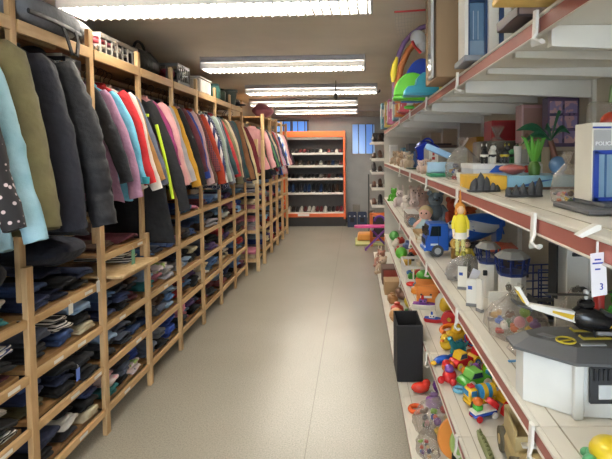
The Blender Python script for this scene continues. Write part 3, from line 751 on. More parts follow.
for k, (y, c, nm) in enumerate(((2.95, '8a2230', 'dark red'), (3.06, '5a1c2a', 'maroon'), (3.15, 'c9c5bd', 'off white'), (3.25, '4a4a52', 'grey'))):
    shoe(f'{nm} shoe lying in the pale basket on the rack top', (-1.63, y, ZT + .085), .22, mat(c, 'plain', .5), mat('d8d4cc', 'plain', .6), rz=.12, hgt=.5)
b2 = thing('duffel_bag', 'soft black bag between two baskets on the rack top', 'bag', (-1.66, 3.64, ZT + .002))
MB().box((0, 0, .105), (.28, .46, .20), .07).jitter(.022, 6, 7).ground().build('body', mat('19191c', 'cloth', .6, col2='101012'), b2, sharp=80)
MB().torus((.05, 0, .17), .10, .010, 16, 6, rot=(PI / 2, 0, PI / 2), a0=0, a1=PI).build('handle', mat('101012', 'cloth', .6), b2)
c3 = crate('wire_basket', 'grey plastic basket behind the soft black bag', 'basket', (-1.57, 4.08, ZT), (.26, .28, .17), mat('6b6a68', 'plain', .4), 6)
for k, c in enumerate(('7a1f38', '2c2c34')):
    tag(MB().ell((0, 0, .05), (.08, .055, .05), 12, 8).jitter(.012, 10, k).build('shoe_bag', mat(c, 'cloth', .7), loc=(-1.56, 4.01 + .13 * k, ZT + .04)), f'{("dark red", "black")[k]} soft pouch inside the grey basket on rack top', 'pouch')
pb = thing('storage_box', 'clear plastic box with pink printed contents on rack top', 'storage box', (-1.52, 4.62, ZT))
MB().box((0, 0, .065), (.2, .34, .13), .01).build('tub', mat('cfc4c4', 'blotch', .3, col2='b98a9a', col3='e6e2dc'), pb)
MB().box((0, 0, .138), (.215, .355, .014), .004).build('lid', mat('d9d6cf', 'plain', .35), pb)
def jar(label, loc, r, h, m, lidm, name='jar'):
    t = thing(name, label, name, loc)
    MB().lathe([(r * .9, 0), (r, h * .1), (r, h * .75), (r * .8, h * .86)], 16).build('body', m, t)
    MB().lathe([(r * .82, h * .862), (r * .86, h), (r * .5, h * 1.02)], 16).build('lid', lidm, t)
jar('teal green tin standing past the clear plastic box', (-1.46, 5.02, ZT), .065, .15, mat('3f6d66', 'plain', .4), mat('2a4b48', 'plain', .4), 'tin')
jar('dark green jar beside the teal tin', (-1.47, 5.24, ZT), .07, .13, mat('37463a', 'plain', .3), mat('22302a', 'plain', .4))
bk = thing('plant_pot', 'dark ribbed pot farther along the rack top', 'pot', (-1.47, 5.66, ZT))
MB().lathe([(.07, 0), (.09, .14), (.10, .145), (.10, .17), (.09, .17), (.075, .03)], 18).build('pot', mat('4b5650', 'plain', .5), bk)
cp = thing('cap', 'dark flat cap lying at the rack end', 'cap', (-1.50, 5.86, ZT))
MB().ell((0, 0, .05), (.11, .12, .05), 16, 8).build('crown', mat('2e3038', 'cloth', .8), cp)
MB().ell((.11, 0, .02), (.07, .08, .012), 14, 6).build('brim', mat('26282f', 'cloth', .8), cp)
pk = thing('cushion', 'dusty pink cushion lying on the far rack top', 'cushion', (-1.45, 7.6, 2.093))
MB().box((0, 0, .12), (.30, .42, .23), .1).jitter(.02, 5, 3).ground().build('cover', mat('b06a74', 'cloth', .8), pk, sharp=80)

# ---- board games and books on the small shelf behind the big jackets
ZS = 1.777
def gamebox(name, label, cat, loc, d, m, rz=0, lidm=None, split=.5, group=None, ch=.002):
    t = thing(name, label, cat, loc, rz, group)
    MB().box((0, 0, d[2] * split / 2), (d[0] * .985, d[1] * .985, d[2] * split), ch).build('base', m, t)
    MB().box((0, 0, d[2] * split + d[2] * (1 - split) / 2 + .0002), (d[0], d[1], d[2] * (1 - split)), ch).build('lid', lidm or m, t)
    return t
BK = mat('1b1a1c', 'plain', .4)
gamebox('board_game', 'pale green book sized box at bottom behind the puffer', 'board game', (-1.545, 2.48, ZS), (.17, .13, .045), mat('b8c0b0', 'plain', .5), lidm=mat('5a8a4a', 'plain', .5))
gamebox('board_game', 'cream and brown game box under the black game boxes', 'board game', (-1.545, 2.48, ZS + .047), (.18, .14, .05), mat('8a7a60', 'plain', .5), lidm=mat('3a332c', 'plain', .5))
gamebox('board_game', 'lower black game box with grey stripe, behind the jackets', 'board game', (-1.54, 2.48, ZS + .099), (.19, .14, .065), BK, lidm=mat('2b2a2e', 'plain', .4))
bt = gamebox('board_game', 'black game box with white lettering and orange disc', 'board game', (-1.535, 2.48, ZS + .166), (.20, .14, .10), BK)
WT = mat('e4e0d8', 'plain', .5)
lettering('NANT', .042, WT, bt, (.018, -.0712, .062), (PI / 2, 0, 0))
MB().cyl((.08, -.0705, .062), (.08, -.0716, .062), .015, n=16).build('orange_disc', mat('c98a4a', 'plain', .5), bt)
lettering('NANT', .03, WT, bt, (.1008, 0, .05), (PI / 2, PI / 2, PI / 2))
bk = thing('book', 'small reddish book lying on top of the black game box', 'book', (-1.55, 2.48, ZS + .2685), .1)
MB().box((0, 0, .009), (.15, .1, .016)).build('pages', mat('d8d0bc', 'plain', .7), bk)
MB().box((0, 0, .0185), (.155, .105, .003)).box((0, 0, .0005), (.155, .105, .003)).build('cover', mat('7a4030', 'plain', .5), bk)

# ------------------------------------------------------------------ tags hanging from the shelf rails
def price_tag(label, x, y, z, w, h, m, rz=0, txt=None):
    t = thing('price_tag', label, 'price tag', (x, y, z), rz)
    MB().box((0, 0, -h / 2), (.002, w, h)).build('card', m, t)
    MB().tube([(0, 0, 0), (.002, 0, .012), (-.004, 0, .02)], .001, 5).build('string', mat('d8d4c8', 'plain', .6), t)
    return t
price_tag('green white price tag on the third bay rail under black coat', XF + .004, 2.94, .965, .045, .10, mat('6fa487', 'plain', .6), 0)
price_tag('white tag on fourth shelf rail of the second bay', XF + .004, 2.28, .835, .035, .05, mat('d8d4cc', 'plain', .6))
price_tag('white tag beside the tall post of the second bay', XF + .004, 2.53, .88, .03, .06, mat('d8d4cc', 'plain', .6))
price_tag('blue white swing tag on jeans on the second shelf', XF + .004, 2.32, .50, .03, .06, mat('5d78c8', 'plain', .6))
# ------------------------------------------------------------------ steel shelving along the right side
GX, GB = .42, .93
ZTOP, ZMID, ZTHI, ZFOU, ZBAS = 1.852, 1.408, .922, .405, .15
CRM = mat('dbd6ca', 'plain', .4, scale=.3)
CRMW = mat('dcd8cd', 'plain', .4, scale=.3)
REDS = mat('9a5a50', 'plain', .5, scale=.4)
SOLID0 = mat('a39a88', 'plain', .6)
BACKP = mat('c0b7a5', 'plain', .6, scale=.3)
gon = thing('shelving_unit', 'long cream steel shelving with dull red price strips, full of toys', 'shelving', (GX, .25, 0))
og = (GX, .25, 0)
def G(mb, name, m, par=None): return P(mb, name, m, par or gon, og)
JOIN = [.25] + [1.07 + .81 * k for k in range(8)]
GEND = JOIN[-1]
for a, b_ in zip(JOIN, JOIN[1:]):
    for z in (ZTOP, ZMID, ZTHI, ZFOU, ZBAS):
        x0 = .265 if z == ZBAS else GX
        sh = G(MB().box(((x0 + GB) / 2, (a + b_) / 2, z - .014), (GB - x0, b_ - a - .003, .026), .002), 'shelf', CRM)
        st = MB().box((x0 - .007, (a + b_) / 2, z - .022), (.008, b_ - a - .004, .040), .001)
        ps = P(st, 'price_strip', REDS, gon, og)
        if z != ZBAS:
            lp = MB().box((x0 - .008, (a + b_) / 2, z - .0045), (.014, b_ - a - .004, .009), .002).box((x0 - .009, (a + b_) / 2, z - .044), (.012, b_ - a - .004, .005), .002)
        else:
            lp = MB().box((x0 - .008, (a + b_) / 2, z - .004), (.014, b_ - a - .004, .008), .002)
        G(lp, 'lip', CRMW)
        G(MB().box((x0 + .042, (a + b_) / 2, z - .0005), (.003, b_ - a - .004, .0015)), 'groove', SOLID0)
        if z in (ZTOP, ZMID, ZTHI, ZFOU):
            for k in (.33, .66): G(MB().prism([(x0 + .02, z - .0275), (x0 + .02, z - .045), (GB - .02, z - .06), (GB - .02, z - .0275)], a + (b_ - a) * k - .012, a + (b_ - a) * k + .012, 'y'), 'stiffener', CRM)
    G(MB().box(((.275 + GB) / 2, (a + b_) / 2, .055), (GB - .275, b_ - a - .003, .11)), 'plinth', mat('8d8578', 'plain', .5))
    G(MB().box((GB + .012, (a + b_) / 2, 1.2), (.016, b_ - a - .004, 2.3)), 'back_panel', BACKP)
for y in JOIN:
    G(MB().box((GB + .002, y, 1.2), (.03, .03, 2.36), .002), 'upright', CRMW)
    for z in (ZTOP, ZMID, ZTHI, ZFOU):
        dz = .045 if z == ZTOP else .03
        G(MB().prism([(GX + .01, z - .028), (GX + .01, z - .028 - dz), (GB - .015, z - .095), (GB - .015, z - .028)], y - .012, y + .012, 'y'), 'bracket', CRMW)
        if 1 < y < 5:
            c = MB().tube([(GX - .02, y, z + .006), (GX - .022, y, z - .045), (GX - .03, y - .012, z - .066), (GX - .018, y - .03, z - .066)], .006, 6, flat=2.0)
            G(c, 'clip', mat('e6e3dc', 'plain', .4))
G(MB().box(((GX + GB) / 2, GEND + .012, 1.0), (GB - GX + .02, .018, 2.0)), 'end_panel', mat('c3bfb4', 'plain', .5, scale=.3))

# ---- shared little builders
SOLID = lambda c, r=.35: mat(c, 'plain', r, scale=.5)
BAGM = mat('f2f0ee', 'clear', .2, col2='efece8', haze=.17, gloss=.34)
def at(px, X): return FPX * X / (px - 355.2)
def one(mb, name, label, cat, m, loc, rz=0, group=None, sharp=45): return tag(mb.build(name, m, loc=loc, rot=(0, 0, rz), sharp=sharp), label, cat, group)
def bag(label, loc, d, rz=0, m=None, tie=True, name='plastic_bag', seed=0):
    w, l, h = d; t = thing(name, label, 'plastic bag', loc, rz)
    prof = [(.30, 0), (.46, .03), (.52, .16), (.50, .36), (.40, .55), (.24, .70), (.10, .80)]
    rings = []
    n = 40
    for i, (r, z) in enumerate(prof):
        rings.append([(r * w * math.cos(2 * PI * k / n) * (1 + .10 * math.sin(5 * 2 * PI * k / n + i * .8 + seed)), r * l * math.sin(2 * PI * k / n) * (1 + .10 * math.sin(4 * 2 * PI * k / n + i + seed)), max(z * h, .0) ) for k in range(n)])
    mb = MB().ring(rings, True).jitter(w * .05, 5 / w, seed).jitter(w * .05, 9 / w, seed + 3).jitter(w * .014, 24 / w, seed + 5)
    mb.v = [(x, y, max(z, .001)) for x, y, z in mb.v]
    mb.build('film', m or BAGM, t, sharp=24)
    if tie:
        q = MB(); r2 = []
        for i, (r, z) in enumerate(((.06, .78), (.045, .83), (.12, .92), (.17, 1.0))):
            r2.append([(r * w * math.cos(2 * PI * k / 16) * (1 + .3 * math.sin(6 * PI * k / 16 * 2 + seed)), r * l * math.sin(2 * PI * k / 16), z * h + .01 * math.sin(k * 1.9)) for k in range(16)])
        q.ring(r2, False).build('knotted_top', m or BAGM, t, sharp=70)
    return t
def blob(label, loc, r, c, name='toy_piece', cat='toy', group=None, shape=0, rz=0):
    """a small toy piece: block, ball, ring or car-like lump"""
    mb = MB(); s = r
    if shape == 0: mb.box((0, 0, s * .5), (s * 1.7, s * 1.2, s), s * .22).cyl((-.4 * s, 0, s), (-.4 * s, 0, s * 1.25), s * .25, n=8).cyl((.4 * s, 0, s), (.4 * s, 0, s * 1.25), s * .25, n=8)
    elif shape == 1: mb.ell((0, 0, s), s, 14, 10).torus((0, 0, s), s * .98, s * .06, 18, 6)
    elif shape == 2: mb.torus((0, 0, s * .3), s * .8, s * .3, 18, 8)
    elif shape == 3: mb.ell((0, 0, s * .6), (s * 1.1, s * .7, s * .6), 12, 8).ell((s * .7, 0, s * 1.1), s * .5, 10, 8)
    else: mb.lathe([(s * .8, 0), (s, s * .2), (s * .9, s * .8), (s * .4, s * 1.1), (s * .45, s * 1.4), (s * .2, s * 1.5)], 14)
    return one(mb, name, label, cat, c, loc, rz, group)
PIECE = [('red', 'b8322c'), ('cream', 'd8cfb8'), ('orange', 'd96a2c'), ('dark green', '3f6a48'), ('yellow', 'dcb63a'), ('white', 'e2ded6'), ('blue', '3a5aa8'), ('tan', 'c09a62'), ('pink', 'd08a98'), ('grey', '6a6c72'), ('brown', '6a4a36'), ('purple', '70468c'), ('coral', 'd8644c'), ('lime', '86b83a'), ('navy', '2a3458'), ('sand', 'c8b488')]
def stuffing(where, x, y, z0, w, l, h, n, off=0):
    """n little toys packed on a grid inside a bag, each a thing of its own"""
    nx, ny = 3, 3; cells = []
    for k in range(4):
        sh = (1, 1, .82, .6)[k]
        for i in range(nx):
            for j in range(ny):
                if (i - 1) * (j - 1) != 0 and k != 1: continue
                cells.append(((i - 1) * w * .26 * sh, (j - 1) * l * .26 * sh, k))
    r = min(w, l) * .108; dz = r * 1.75
    for q in range(min(n, len(cells))):
        cx_, cy_, k = cells[q]
        nm, c = PIECE[(q + off) % len(PIECE)]
        if z0 + k * dz + 2 * r > z0 + h * .66: break
        blob(f'{nm} toy piece inside {where}', (x + cx_, y + cy_, z0 + .004 + k * dz), r * (.92 if q % 3 else .8), SOLID(c), shape=(0, 4, 3, 1, 0)[q % 5], rz=q * .9)
def vehicle(name, label, loc, L, W, Ht, body, cabin, rz=0, wheel=None, glass=None, cab=(-.1, .3), cat='toy car', wr=.16, extra=None):
    """toy vehicle pointing to +X; body, cabin with windows, four wheels with hubs"""
    t = thing(name, label, cat, loc, rz)
    r = wr * L; wheel = wheel or SOLID('1b1b1d', .6); glass = glass or SOLID('30465c', .15)
    MB().prism([(-.5 * L, r * .7), (-.5 * L, Ht * .55), (-.44 * L, Ht * .6), (.36 * L, Ht * .58), (.5 * L, Ht * .42), (.5 * L, r * .7)], -W / 2, W / 2, 'y').build('body', body, t, bev=L * .03)
    a, b_ = cab
    c = MB().prism([(a * L - .12 * L, Ht * .58), (a * L - .06 * L, Ht), (b_ * L - .12 * L, Ht), (b_ * L, Ht * .58)], -W * .43, W * .43, 'y').build('cabin', cabin, t, bev=L * .03)
    for s in (-1, 1): MB().prism([(a * L - .06 * L, Ht * .64), (a * L - .02 * L, Ht * .92), (b_ * L - .14 * L, Ht * .92), (b_ * L - .05 * L, Ht * .64)], s * W * .43, s * W * .45, 'y').build('window', glass, c)
    for sx in (-.3, .3):
        for sy in (-1, 1):
            w = MB().cyl((sx * L, sy * W * .36, r), (sx * L, sy * W * .54, r), r, n=16).build('wheel', wheel, t)
            MB().cyl((sx * L, sy * W * .53, r), (sx * L, sy * W * .56, r), r * .5, n=10).build('hub', SOLID('c9c6c0', .3), w)
    return t
def figure(name, label, loc, h, shirt, trousers, skin, hair, rz=0, group=None):
    t = thing(name, label, 'toy figure', loc, rz, group)
    MB().tube([(0, 0, h * .42), (0, 0, h * .6), (0, 0, h * .72)], [h * .12, h * .13, h * .09], 10).tube([(0, -h * .12, h * .7), (0, -h * .2, h * .5), (h * .05, -h * .21, h * .36)], h * .04, 7).tube([(0, h * .12, h * .7), (0, h * .2, h * .5), (h * .05, h * .21, h * .36)], h * .04, 7).build('torso', shirt, t)
    for s in (-1, 1): MB().tube([(0, s * h * .06, h * .44), (0, s * h * .07, h * .22), (0, s * h * .07, h * .02)], [h * .06, h * .05, h * .045], 8).ell((h * .03, s * h * .07, h * .025), (h * .07, h * .045, h * .03), 8, 6).build('leg', trousers, t)
    hd = MB().ell((0, 0, h * .86), (h * .1, h * .1, h * .12), 14, 10).ell((h * .1, 0, h * .85), h * .02, 6, 5).build('head', skin, t)
    MB().ell((-h * .02, 0, h * .91), (h * .105, h * .115, h * .1), 12, 8).build('hair', hair, hd)
    for s in (-1, 1): MB().ell((h * .093, s * h * .038, h * .88), h * .014, 6, 5).build('eye', SOLID('15120f', .3), hd)
    return t
def plush(label, loc, h, fur, rz=0, belly=None, ears='round', name='plush_toy', group=None):
    """a sitting soft toy: one continuous body with head, arms, legs and ears; eyes and muzzle as parts"""
    t = thing(name, label, 'soft toy', loc, rz, group)
    mb = MB().ell((0, 0, h * .32), (h * .24, h * .26, h * .32), 14, 10).ell((h * .03, 0, h * .74), (h * .22, h * .24, h * .22), 14, 10)
    for s in (-1, 1):
        mb.tube([(h * .02, s * h * .2, h * .5), (h * .16, s * h * .3, h * .36), (h * .24, s * h * .26, h * .24)], [h * .09, h * .085, h * .08], 8).ell((h * .24, s * h * .26, h * .24), h * .08, 8, 6)
        mb.tube([(h * .05, s * h * .14, h * .12), (h * .26, s * h * .2, h * .1), (h * .36, s * h * .22, h * .11)], [h * .1, h * .09, h * .1], 8).ell((h * .37, s * h * .22, h * .11), h * .11, 8, 6)
        if ears == 'round': mb.ell((0, s * h * .19, h * .93), (h * .05, h * .09, h * .09), 10, 7)
        else: mb.ell((-h * .02, s * h * .14, h * 1.06), (h * .05, h * .06, h * .2), 10, 7)
    lo = min(p[2] for p in mb.v); mb.v = [(x, y, z - lo) for x, y, z in mb.v]
    mb.jitter(h * .012, 12 / h, h * 50).ground().build('body', fur, t, sharp=80)
    MB().ell((h * .22, 0, h * .70), (h * .1, h * .11, h * .08), 10, 7).build('muzzle', belly or fur, t)
    for s in (-1, 1): MB().ell((h * .225, s * h * .085, h * .80), h * .026, 7, 5).build('eye', SOLID('141110', .2), t)
    MB().ell((h * .31, 0, h * .72), (h * .03, h * .04, h * .025), 7, 5).build('nose', SOLID('2a1d18', .3), t)
    return t
def carton(name, label, cat, loc, d, m, rz=0, top=None, panel=None, side=None, group=None):
    """a printed carton: body, lid flap on top, printed panel on the face towards -Y, and one on the aisle side"""
    t = thing(name, label, cat, loc, rz, group); w, l, h = d
    MB().box((0, 0, h / 2), (w, l, h), min(d) * .02).build('body', m, t)
    if panel: MB().box((0, -l / 2 - .0006, h * .5), (w * .86, .001, h * .82)).build('printed_panel', panel, t)
    if side: MB().box((-w / 2 - .0006, 0, h * .5), (.001, l * .86, h * .8)).build('printed_side', side, t)
    MB().box((0, 0, h + .0008), (w * .96, l * .96, .0014)).build('top_flap', top or m, t)
    return t
# ------------------------------------------------------------------ middle shelf (the row of boxes, bags and the police station)
z = ZMID + .001
BLACKROCK = mat('3a3b3e', 'plain', .6, scale=2)
def rocks(label, loc, blades, s, rz=0):
    t = thing('toy_rocks', label, 'toy rocks', loc, rz)
    for x, y, w, h, ln in blades:
        MB().ring([[(x + ln * f + w * (1 - f ** 3.6) * math.cos(2 * PI * k / 9), y + w * .7 * (1 - f ** 3.6) * math.sin(2 * PI * k / 9), h * f) for k in range(9)] for f in (0, .3, .6, .8, .92, .98, .998)], True).jitter(.004, 60, x * 90 + 3).ground().build('boulder', BLACKROCK, t, sharp=30)
    MB().box((0, 0, .003), (s * .9, .03, .006), .002).build('base', BLACKROCK, t)
    return t
rocks('dark grey toy rocks with two peaks, in front of the yellow box end', (.452, 1.70, z), [(-.034, 0, .016, .05, .010), (-.008, .004, .019, .07, .004), (.014, .0, .014, .056, 0), (.036, -.004, .011, .034, 0), (.052, -.002, .009, .026, 0)], .12)
rocks('row of dark grey toy boulders beside the plastic bag', (.53, 1.50, z), [(-.05, 0, .011, .03, 0), (-.027, 0, .012, .038, 0), (-.003, .002, .012, .043, 0), (.021, 0, .013, .05, .003), (.044, .004, .014, .058, .006)], .12)
bx = thing('puzzle_box', 'long flat box, yellow end and pale blue front with blue swoosh, behind the rocks', 'box', (.63, 1.86, z))
MB().box((.055, 0, .027), (.25, .2, .052), .002).build('body', mat('8ec0da', 'plain', .4, col2='79aac8'), bx)
MB().box((-.137, 0, .027), (.13, .2, .052), .002).build('yellow_end', mat('e3b53c', 'plain', .4), bx)
MB().prism([(-.04, .012), (.0, .022), (.04, .034), (.11, .04), (.06, .03), (.02, .016)], -.1012, -.1005, 'y').build('swoosh', SOLID('2a5ea8'), bx)
MB().box((.055, -.1005, .006), (.24, .001, .01)).build('brown_line', SOLID('5a3a2c'), bx)
gamebox('board_game', 'white game box with grey edges at bottom of the middle shelf pile', 'board game', (.66, 2.16, z), (.36, .24, .045), mat('d5d2cb', 'plain', .4), lidm=mat('e2dfd8', 'plain', .4))
g2 = gamebox('board_game', 'white game box with blue corner and red oval on the pile', 'board game', (.67, 2.16, z + .047), (.34, .23, .042), mat('cfd4da', 'plain', .4), lidm=mat('dfe0e0', 'plain', .4))
MB().prism([(-.10, .006), (-.04, .006), (0, .036), (-.07, .036)], -.1165, -.1158, 'y').build('blue_corner', SOLID('2f5fc0'), g2)
MB().cyl((.06, -.1158, .02), (.06, -.1168, .02), .016, n=16).build('red_oval', SOLID('b8322c'), g2)
zz = z + .0905
# little animals and a castle piece standing on the games
for k, (x, y, c, c2, lab) in enumerate(((.565, 2.10, '1a1a1c', 'e8e4da', 'black and white toy penguin standing on the game boxes, nearest the aisle'), (.605, 2.12, 'e4e0d4', '1f1f22', 'white toy cow with black head on the game boxes'), (.65, 2.09, '202023', 'd8c43a', 'black toy animal with yellow belly on the game boxes'), (.70, 2.13, '3f8a4a', '2a2a2a', 'green toy animal standing on the game boxes'))):
    t = thing('toy_animal', lab, 'toy animal', (x, y, zz), -1.9 + k * .3)
    b = MB().ell((0, 0, .04), (.024, .018, .022), 12, 8).ell((.02, 0, .066), (.015, .013, .014), 10, 7).ell((.034, 0, .062), (.008, .007, .006), 8, 6)
    for sx in (-.013, .013):
        for sy in (-.009, .009): b.cyl((sx, sy, .03), (sx, sy, 0), .006, n=7)
    b.tube([(-.02, 0, .05), (-.034, 0, .06), (-.04, 0, .05)], .003, 5).build('body', SOLID(c), t)
    MB().ell((0, 0, .036), (.0245, .0186, .014), 12, 7).build('belly', SOLID(c2), t)
    for s in (-1, 1): MB().ell((.018, s * .010, .08), (.004, .003, .007), 6, 5).build('ear', SOLID(c2), t)
cu = thing('toy_cup', 'tall white plastic cup standing on the game boxes', 'cup', (.70, 2.065, zz))
MB().lathe([(.014, 0), (.017, .07), (.0175, .074), (.015, .072), (.012, .004)], 16).build('cup', SOLID('e6e3dd'), cu)
carton('carton', 'green and white carton at the right of the toy animals', 'carton', (.80, 2.16, zz), (.10, .14, .06), SOLID('e0e0da'), panel=SOLID('3f8a4a'))
one(MB().box((0, 0, .006), (.14, .012, .012), .002).box((.06, 0, .03), (.012, .012, .05), .002), 'toy_rail', 'dark toy rail piece leaning at the back of the games', 'toy', SOLID('2a2826'), (.72, 2.24, zz))
# clear bag with red and yellow pieces at the shelf edge
bg1 = bag('pale crinkled plastic bag with red and yellow toys at the shelf edge', (.545, 2.44, z), (.16, .2, .21), .3, seed=3)
stuffing('the crinkled bag at the middle shelf edge', .545, 2.44, z, .16, .2, .21, 16)
# light blue open box with a green egg toy
lb = thing('gift_box', 'light blue cardboard box with tilted open lid and green toy inside', 'box', (.505, 2.86, z + .022), -.1)
q = MB()
q.box((0, 0, .003), (.15, .13, .006)); q.box((0, -.063, .03), (.15, .004, .06)); q.box((0, .063, .03), (.15, .004, .06)); q.box((-.073, 0, .03), (.004, .13, .06)); q.box((.073, 0, .03), (.004, .13, .06))
q.build('tray', mat('a9cbe2', 'plain', .45), lb)
MB().box((0, 0, 0), (.16, .135, .035), .003).build('lid', mat('8db8dc', 'plain', .45), lb, loc=(-.01, .02, .125), rot=(.0, .42, 0))
one(MB().ell((0, 0, .026), (.024, .02, .026), 14, 10), 'toy_egg', 'green toy egg inside the light blue open box', 'toy', SOLID('54b06a'), (.49, 2.83, z + .032))
one(MB().ell((0, 0, .022), (.02, .02, .022), 14, 10), 'toy_egg', 'orange yellow toy egg inside the light blue open box', 'toy', SOLID('e0a63c'), (.535, 2.84, z + .032))
gamebox('card_box', 'small flat green box under the light blue open box', 'box', (.495, 2.83, z), (.13, .17, .02), SOLID('2f8a62'), lidm=SOLID('3a9a70'))
# grey carton with a white side
gc = carton('appliance_carton', 'grey carton with white side and red lettering, behind the light blue box', 'carton', (.64, 3.42, z), (.27, .22, .17), mat('a2a09c', 'plain', .5), panel=mat('96948f', 'plain', .5))
MB().box((-.10, -.1125, .085), (.064, .002, .17)).build('white_end', SOLID('e6e4df'), gc)
MB().box((-.10, -.114, .10), (.02, .001, .02)).box((-.10, -.114, .13), (.014, .001, .022)).box((-.10, -.114, .065), (.018, .001, .02)).build('red_mark', SOLID('b03030'), gc)
MB().box((.04, -.1128, .10), (.035, .001, .03)).build('dark_mark', SOLID('5c5a58'), gc)
bs = thing('gift_bag', 'shiny royal blue crumpled foil bag beside the light blue box', 'bag', (.575, 3.80, z + .01))
MB().ell((0, 0, .11), (.10, .10, .11), 18, 12).jitter(.035, 14, 2).ground().build('foil', mat('1c35b8', 'plain', .18, metal=.5), bs, sharp=25)
MB().torus((0, 0, .19), .05, .008, 14, 6, rot=(PI / 2, 0, .4), a0=0, a1=PI).build('handle', mat('1c35b8', 'plain', .3), bs)
# far end of the middle shelf: cartons at the back, plush in front
for k, (x, y, d, c, c2, lab) in enumerate(((.72, 5.9, (.3, .3, .20), '4a7f9a', '7fa9b8', 'teal blue game carton at the far back of the middle shelf'), (.70, 5.2, (.34, .3, .12), 'a8586a', 'c08a94', 'dull pink game carton before the teal one'), (.72, 4.6, (.36, .28, .15), '3f5a86', '5f7aa0', 'dark blue carton behind the shiny foil bag'), (.73, 4.15, (.26, .2, .2), '4a3c34', '2e2825', 'dark brown carton behind the shiny foil bag'))):
    carton('carton', lab, 'carton', (x, y, z), d, SOLID(c, .5), panel=SOLID(c2, .5))
carton('carton', 'black flat carton lying on the dark blue carton', 'carton', (.70, 4.6, z + .153), (.4, .26, .07), SOLID('26221f', .5))
carton('carton', 'white slim carton standing at the far shelf end', 'carton', (.50, 6.25, z), (.10, .16, .24), SOLID('dedad2', .5), panel=SOLID('cfcac2', .5))
PL = [(.50, 5.9, .16, 'b8a184', 'beige soft toy nearest the far end of the middle shelf'), (.50, 5.45, .16, 'c9b59a', 'cream soft toy second from far end of the middle shelf'), (.49, 5.05, .15, 'a98c70', 'light brown soft toy in the middle shelf row'), (.50, 4.65, .15, 'd2bfae', 'pale pinkish soft toy in the middle shelf row'), (.49, 4.3, .13, 'b9a890', 'sand coloured soft toy beside the foil bag'), (.455, 3.33, .09, 'd9c2b4', 'pale pink soft toy leaning by the grey carton'), (.475, 3.12, .10, 'c9b0a0', 'small rose beige soft toy beside the light blue box')]
for k, (x, y, h, c, lab) in enumerate(PL): plush(lab, (x, y, z), h, mat(c, 'cloth', .9), rz=-2.2 + .3 * (k % 3), group=None)
one(MB().box((0, 0, .008), (.05, .16, .012), .003), 'toy_recorder', 'dark green stick lying at the middle shelf edge', 'toy', SOLID('31503a'), (.475, 4.02, z), .2)
# back row, nearer
one(MB().box((0, 0, .1), (.2, .24, .2), .01), 'storage_crate', 'dark storage crate under the red box at the back', 'crate', SOLID('57524a'), (.80, 2.75, z))
carton('carton', 'red carton standing on the dark crate at the back', 'carton', (.82, 2.72, z + .202), (.14, .16, .11), SOLID('a52a2c'), panel=SOLID('8f2024'))
bag('large crumpled clear plastic bag before the red carton', (.735, 2.48, z), (.18, .2, .27), .2, seed=8)
stuffing('the large crumpled bag before the red carton', .735, 2.48, z, .18, .2, .2, 10, 7)
carton('carton', 'yellow carton at the back beyond the grey carton', 'carton', (.855, 3.3, z), (.12, .3, .24), SOLID('c49a3a'), panel=SOLID('a8802c'))
carton('carton', 'beige carton standing under the pink doll box', 'carton', (.865, 2.36, z), (.12, .10, .18), SOLID('c2ae90', .5), panel=SOLID('d6c8ae', .5))
db = carton('doll_box', 'tall pink see-through doll box at the shelf back', 'doll box', (.86, 2.34, z + .183), (.13, .09, .18), mat('b58a8a', 'plain', .35), panel=mat('a88078', 'blotch', .25, col2='c9b0a8', col3='8d6a60', scale=1.2))
MB().box((-.062, -.046, .09), (.008, .003, .18)).box((.062, -.046, .09), (.008, .003, .18)).box((0, -.046, .003), (.13, .003, .006)).build('box_edge', SOLID('d9b8b4'), db)
pb2 = carton('comic_box', 'purple printed box with small picture panels, at the shelf back', 'box', (.865, 2.03, z + .16), (.13, .06, .205), SOLID('5c4a6a', .4), panel=mat('6a5378', 'blotch', .35, col2='b88a9a', col3='3a3450', scale=2))
q = MB()
for i in range(2):
    for j in range(3): q.box((-.031 + i * .062, -.0318, .04 + j * .062), (.052, .001, .05))
q.build('picture_panel', mat('8f7fa6', 'blotch', .35, col2='4f3a5c', col3='c49a9c', scale=4), pb2)
carton('carton', 'cream carton with pictures under the purple printed box', 'carton', (.865, 2.03, z), (.13, .07, .158), SOLID('b9ad98', .5), panel=mat('a89880', 'blotch', .5, col2='cabfa8', col3='7a6a58', scale=2))
carton('carton', 'brown paper carton behind the green toy plant', 'carton', (.885, 2.2, z), (.045, .09, .15), SOLID('b08a60', .6))
# green toy plants
pl = thing('toy_plant', 'bright green spiky toy grass tuft', 'toy plant', (.672, 1.80, z + .0535))
for k in range(11):
    a = k * 2.4; s_ = .5 + .5 * ((k * 37) % 10) / 10
    MB().tube([(0, 0, .045), (math.cos(a) * .018, math.sin(a) * .012, .085), (math.cos(a) * .045 * s_, math.sin(a) * .03, .11 + .03 * s_), (math.cos(a) * .06 * s_, math.sin(a) * .03, .10 + .05 * s_)], [.006, .008, .005, .001], 6, flat=.35).build('blade', SOLID('5fa53a'), pl)
MB().lathe([(.02, 0), (.024, .03), (.014, .05)], 12).build('stem', SOLID('4c7a30'), pl)
pm = thing('toy_palm', 'dark green palm leaf toy with brown stem, behind the blue ball', 'toy plant', (.772, 1.95, z + .0535))
pm.scale = (1.35, 1.2, 1.3); pm.location = (.785, 1.88, z + .0535)
MB().tube([(.01, 0, 0), (0, .004, .05), (-.015, 0, .10)], [.012, .010, .008], 8).build('stem', SOLID('7d5240'), pm)
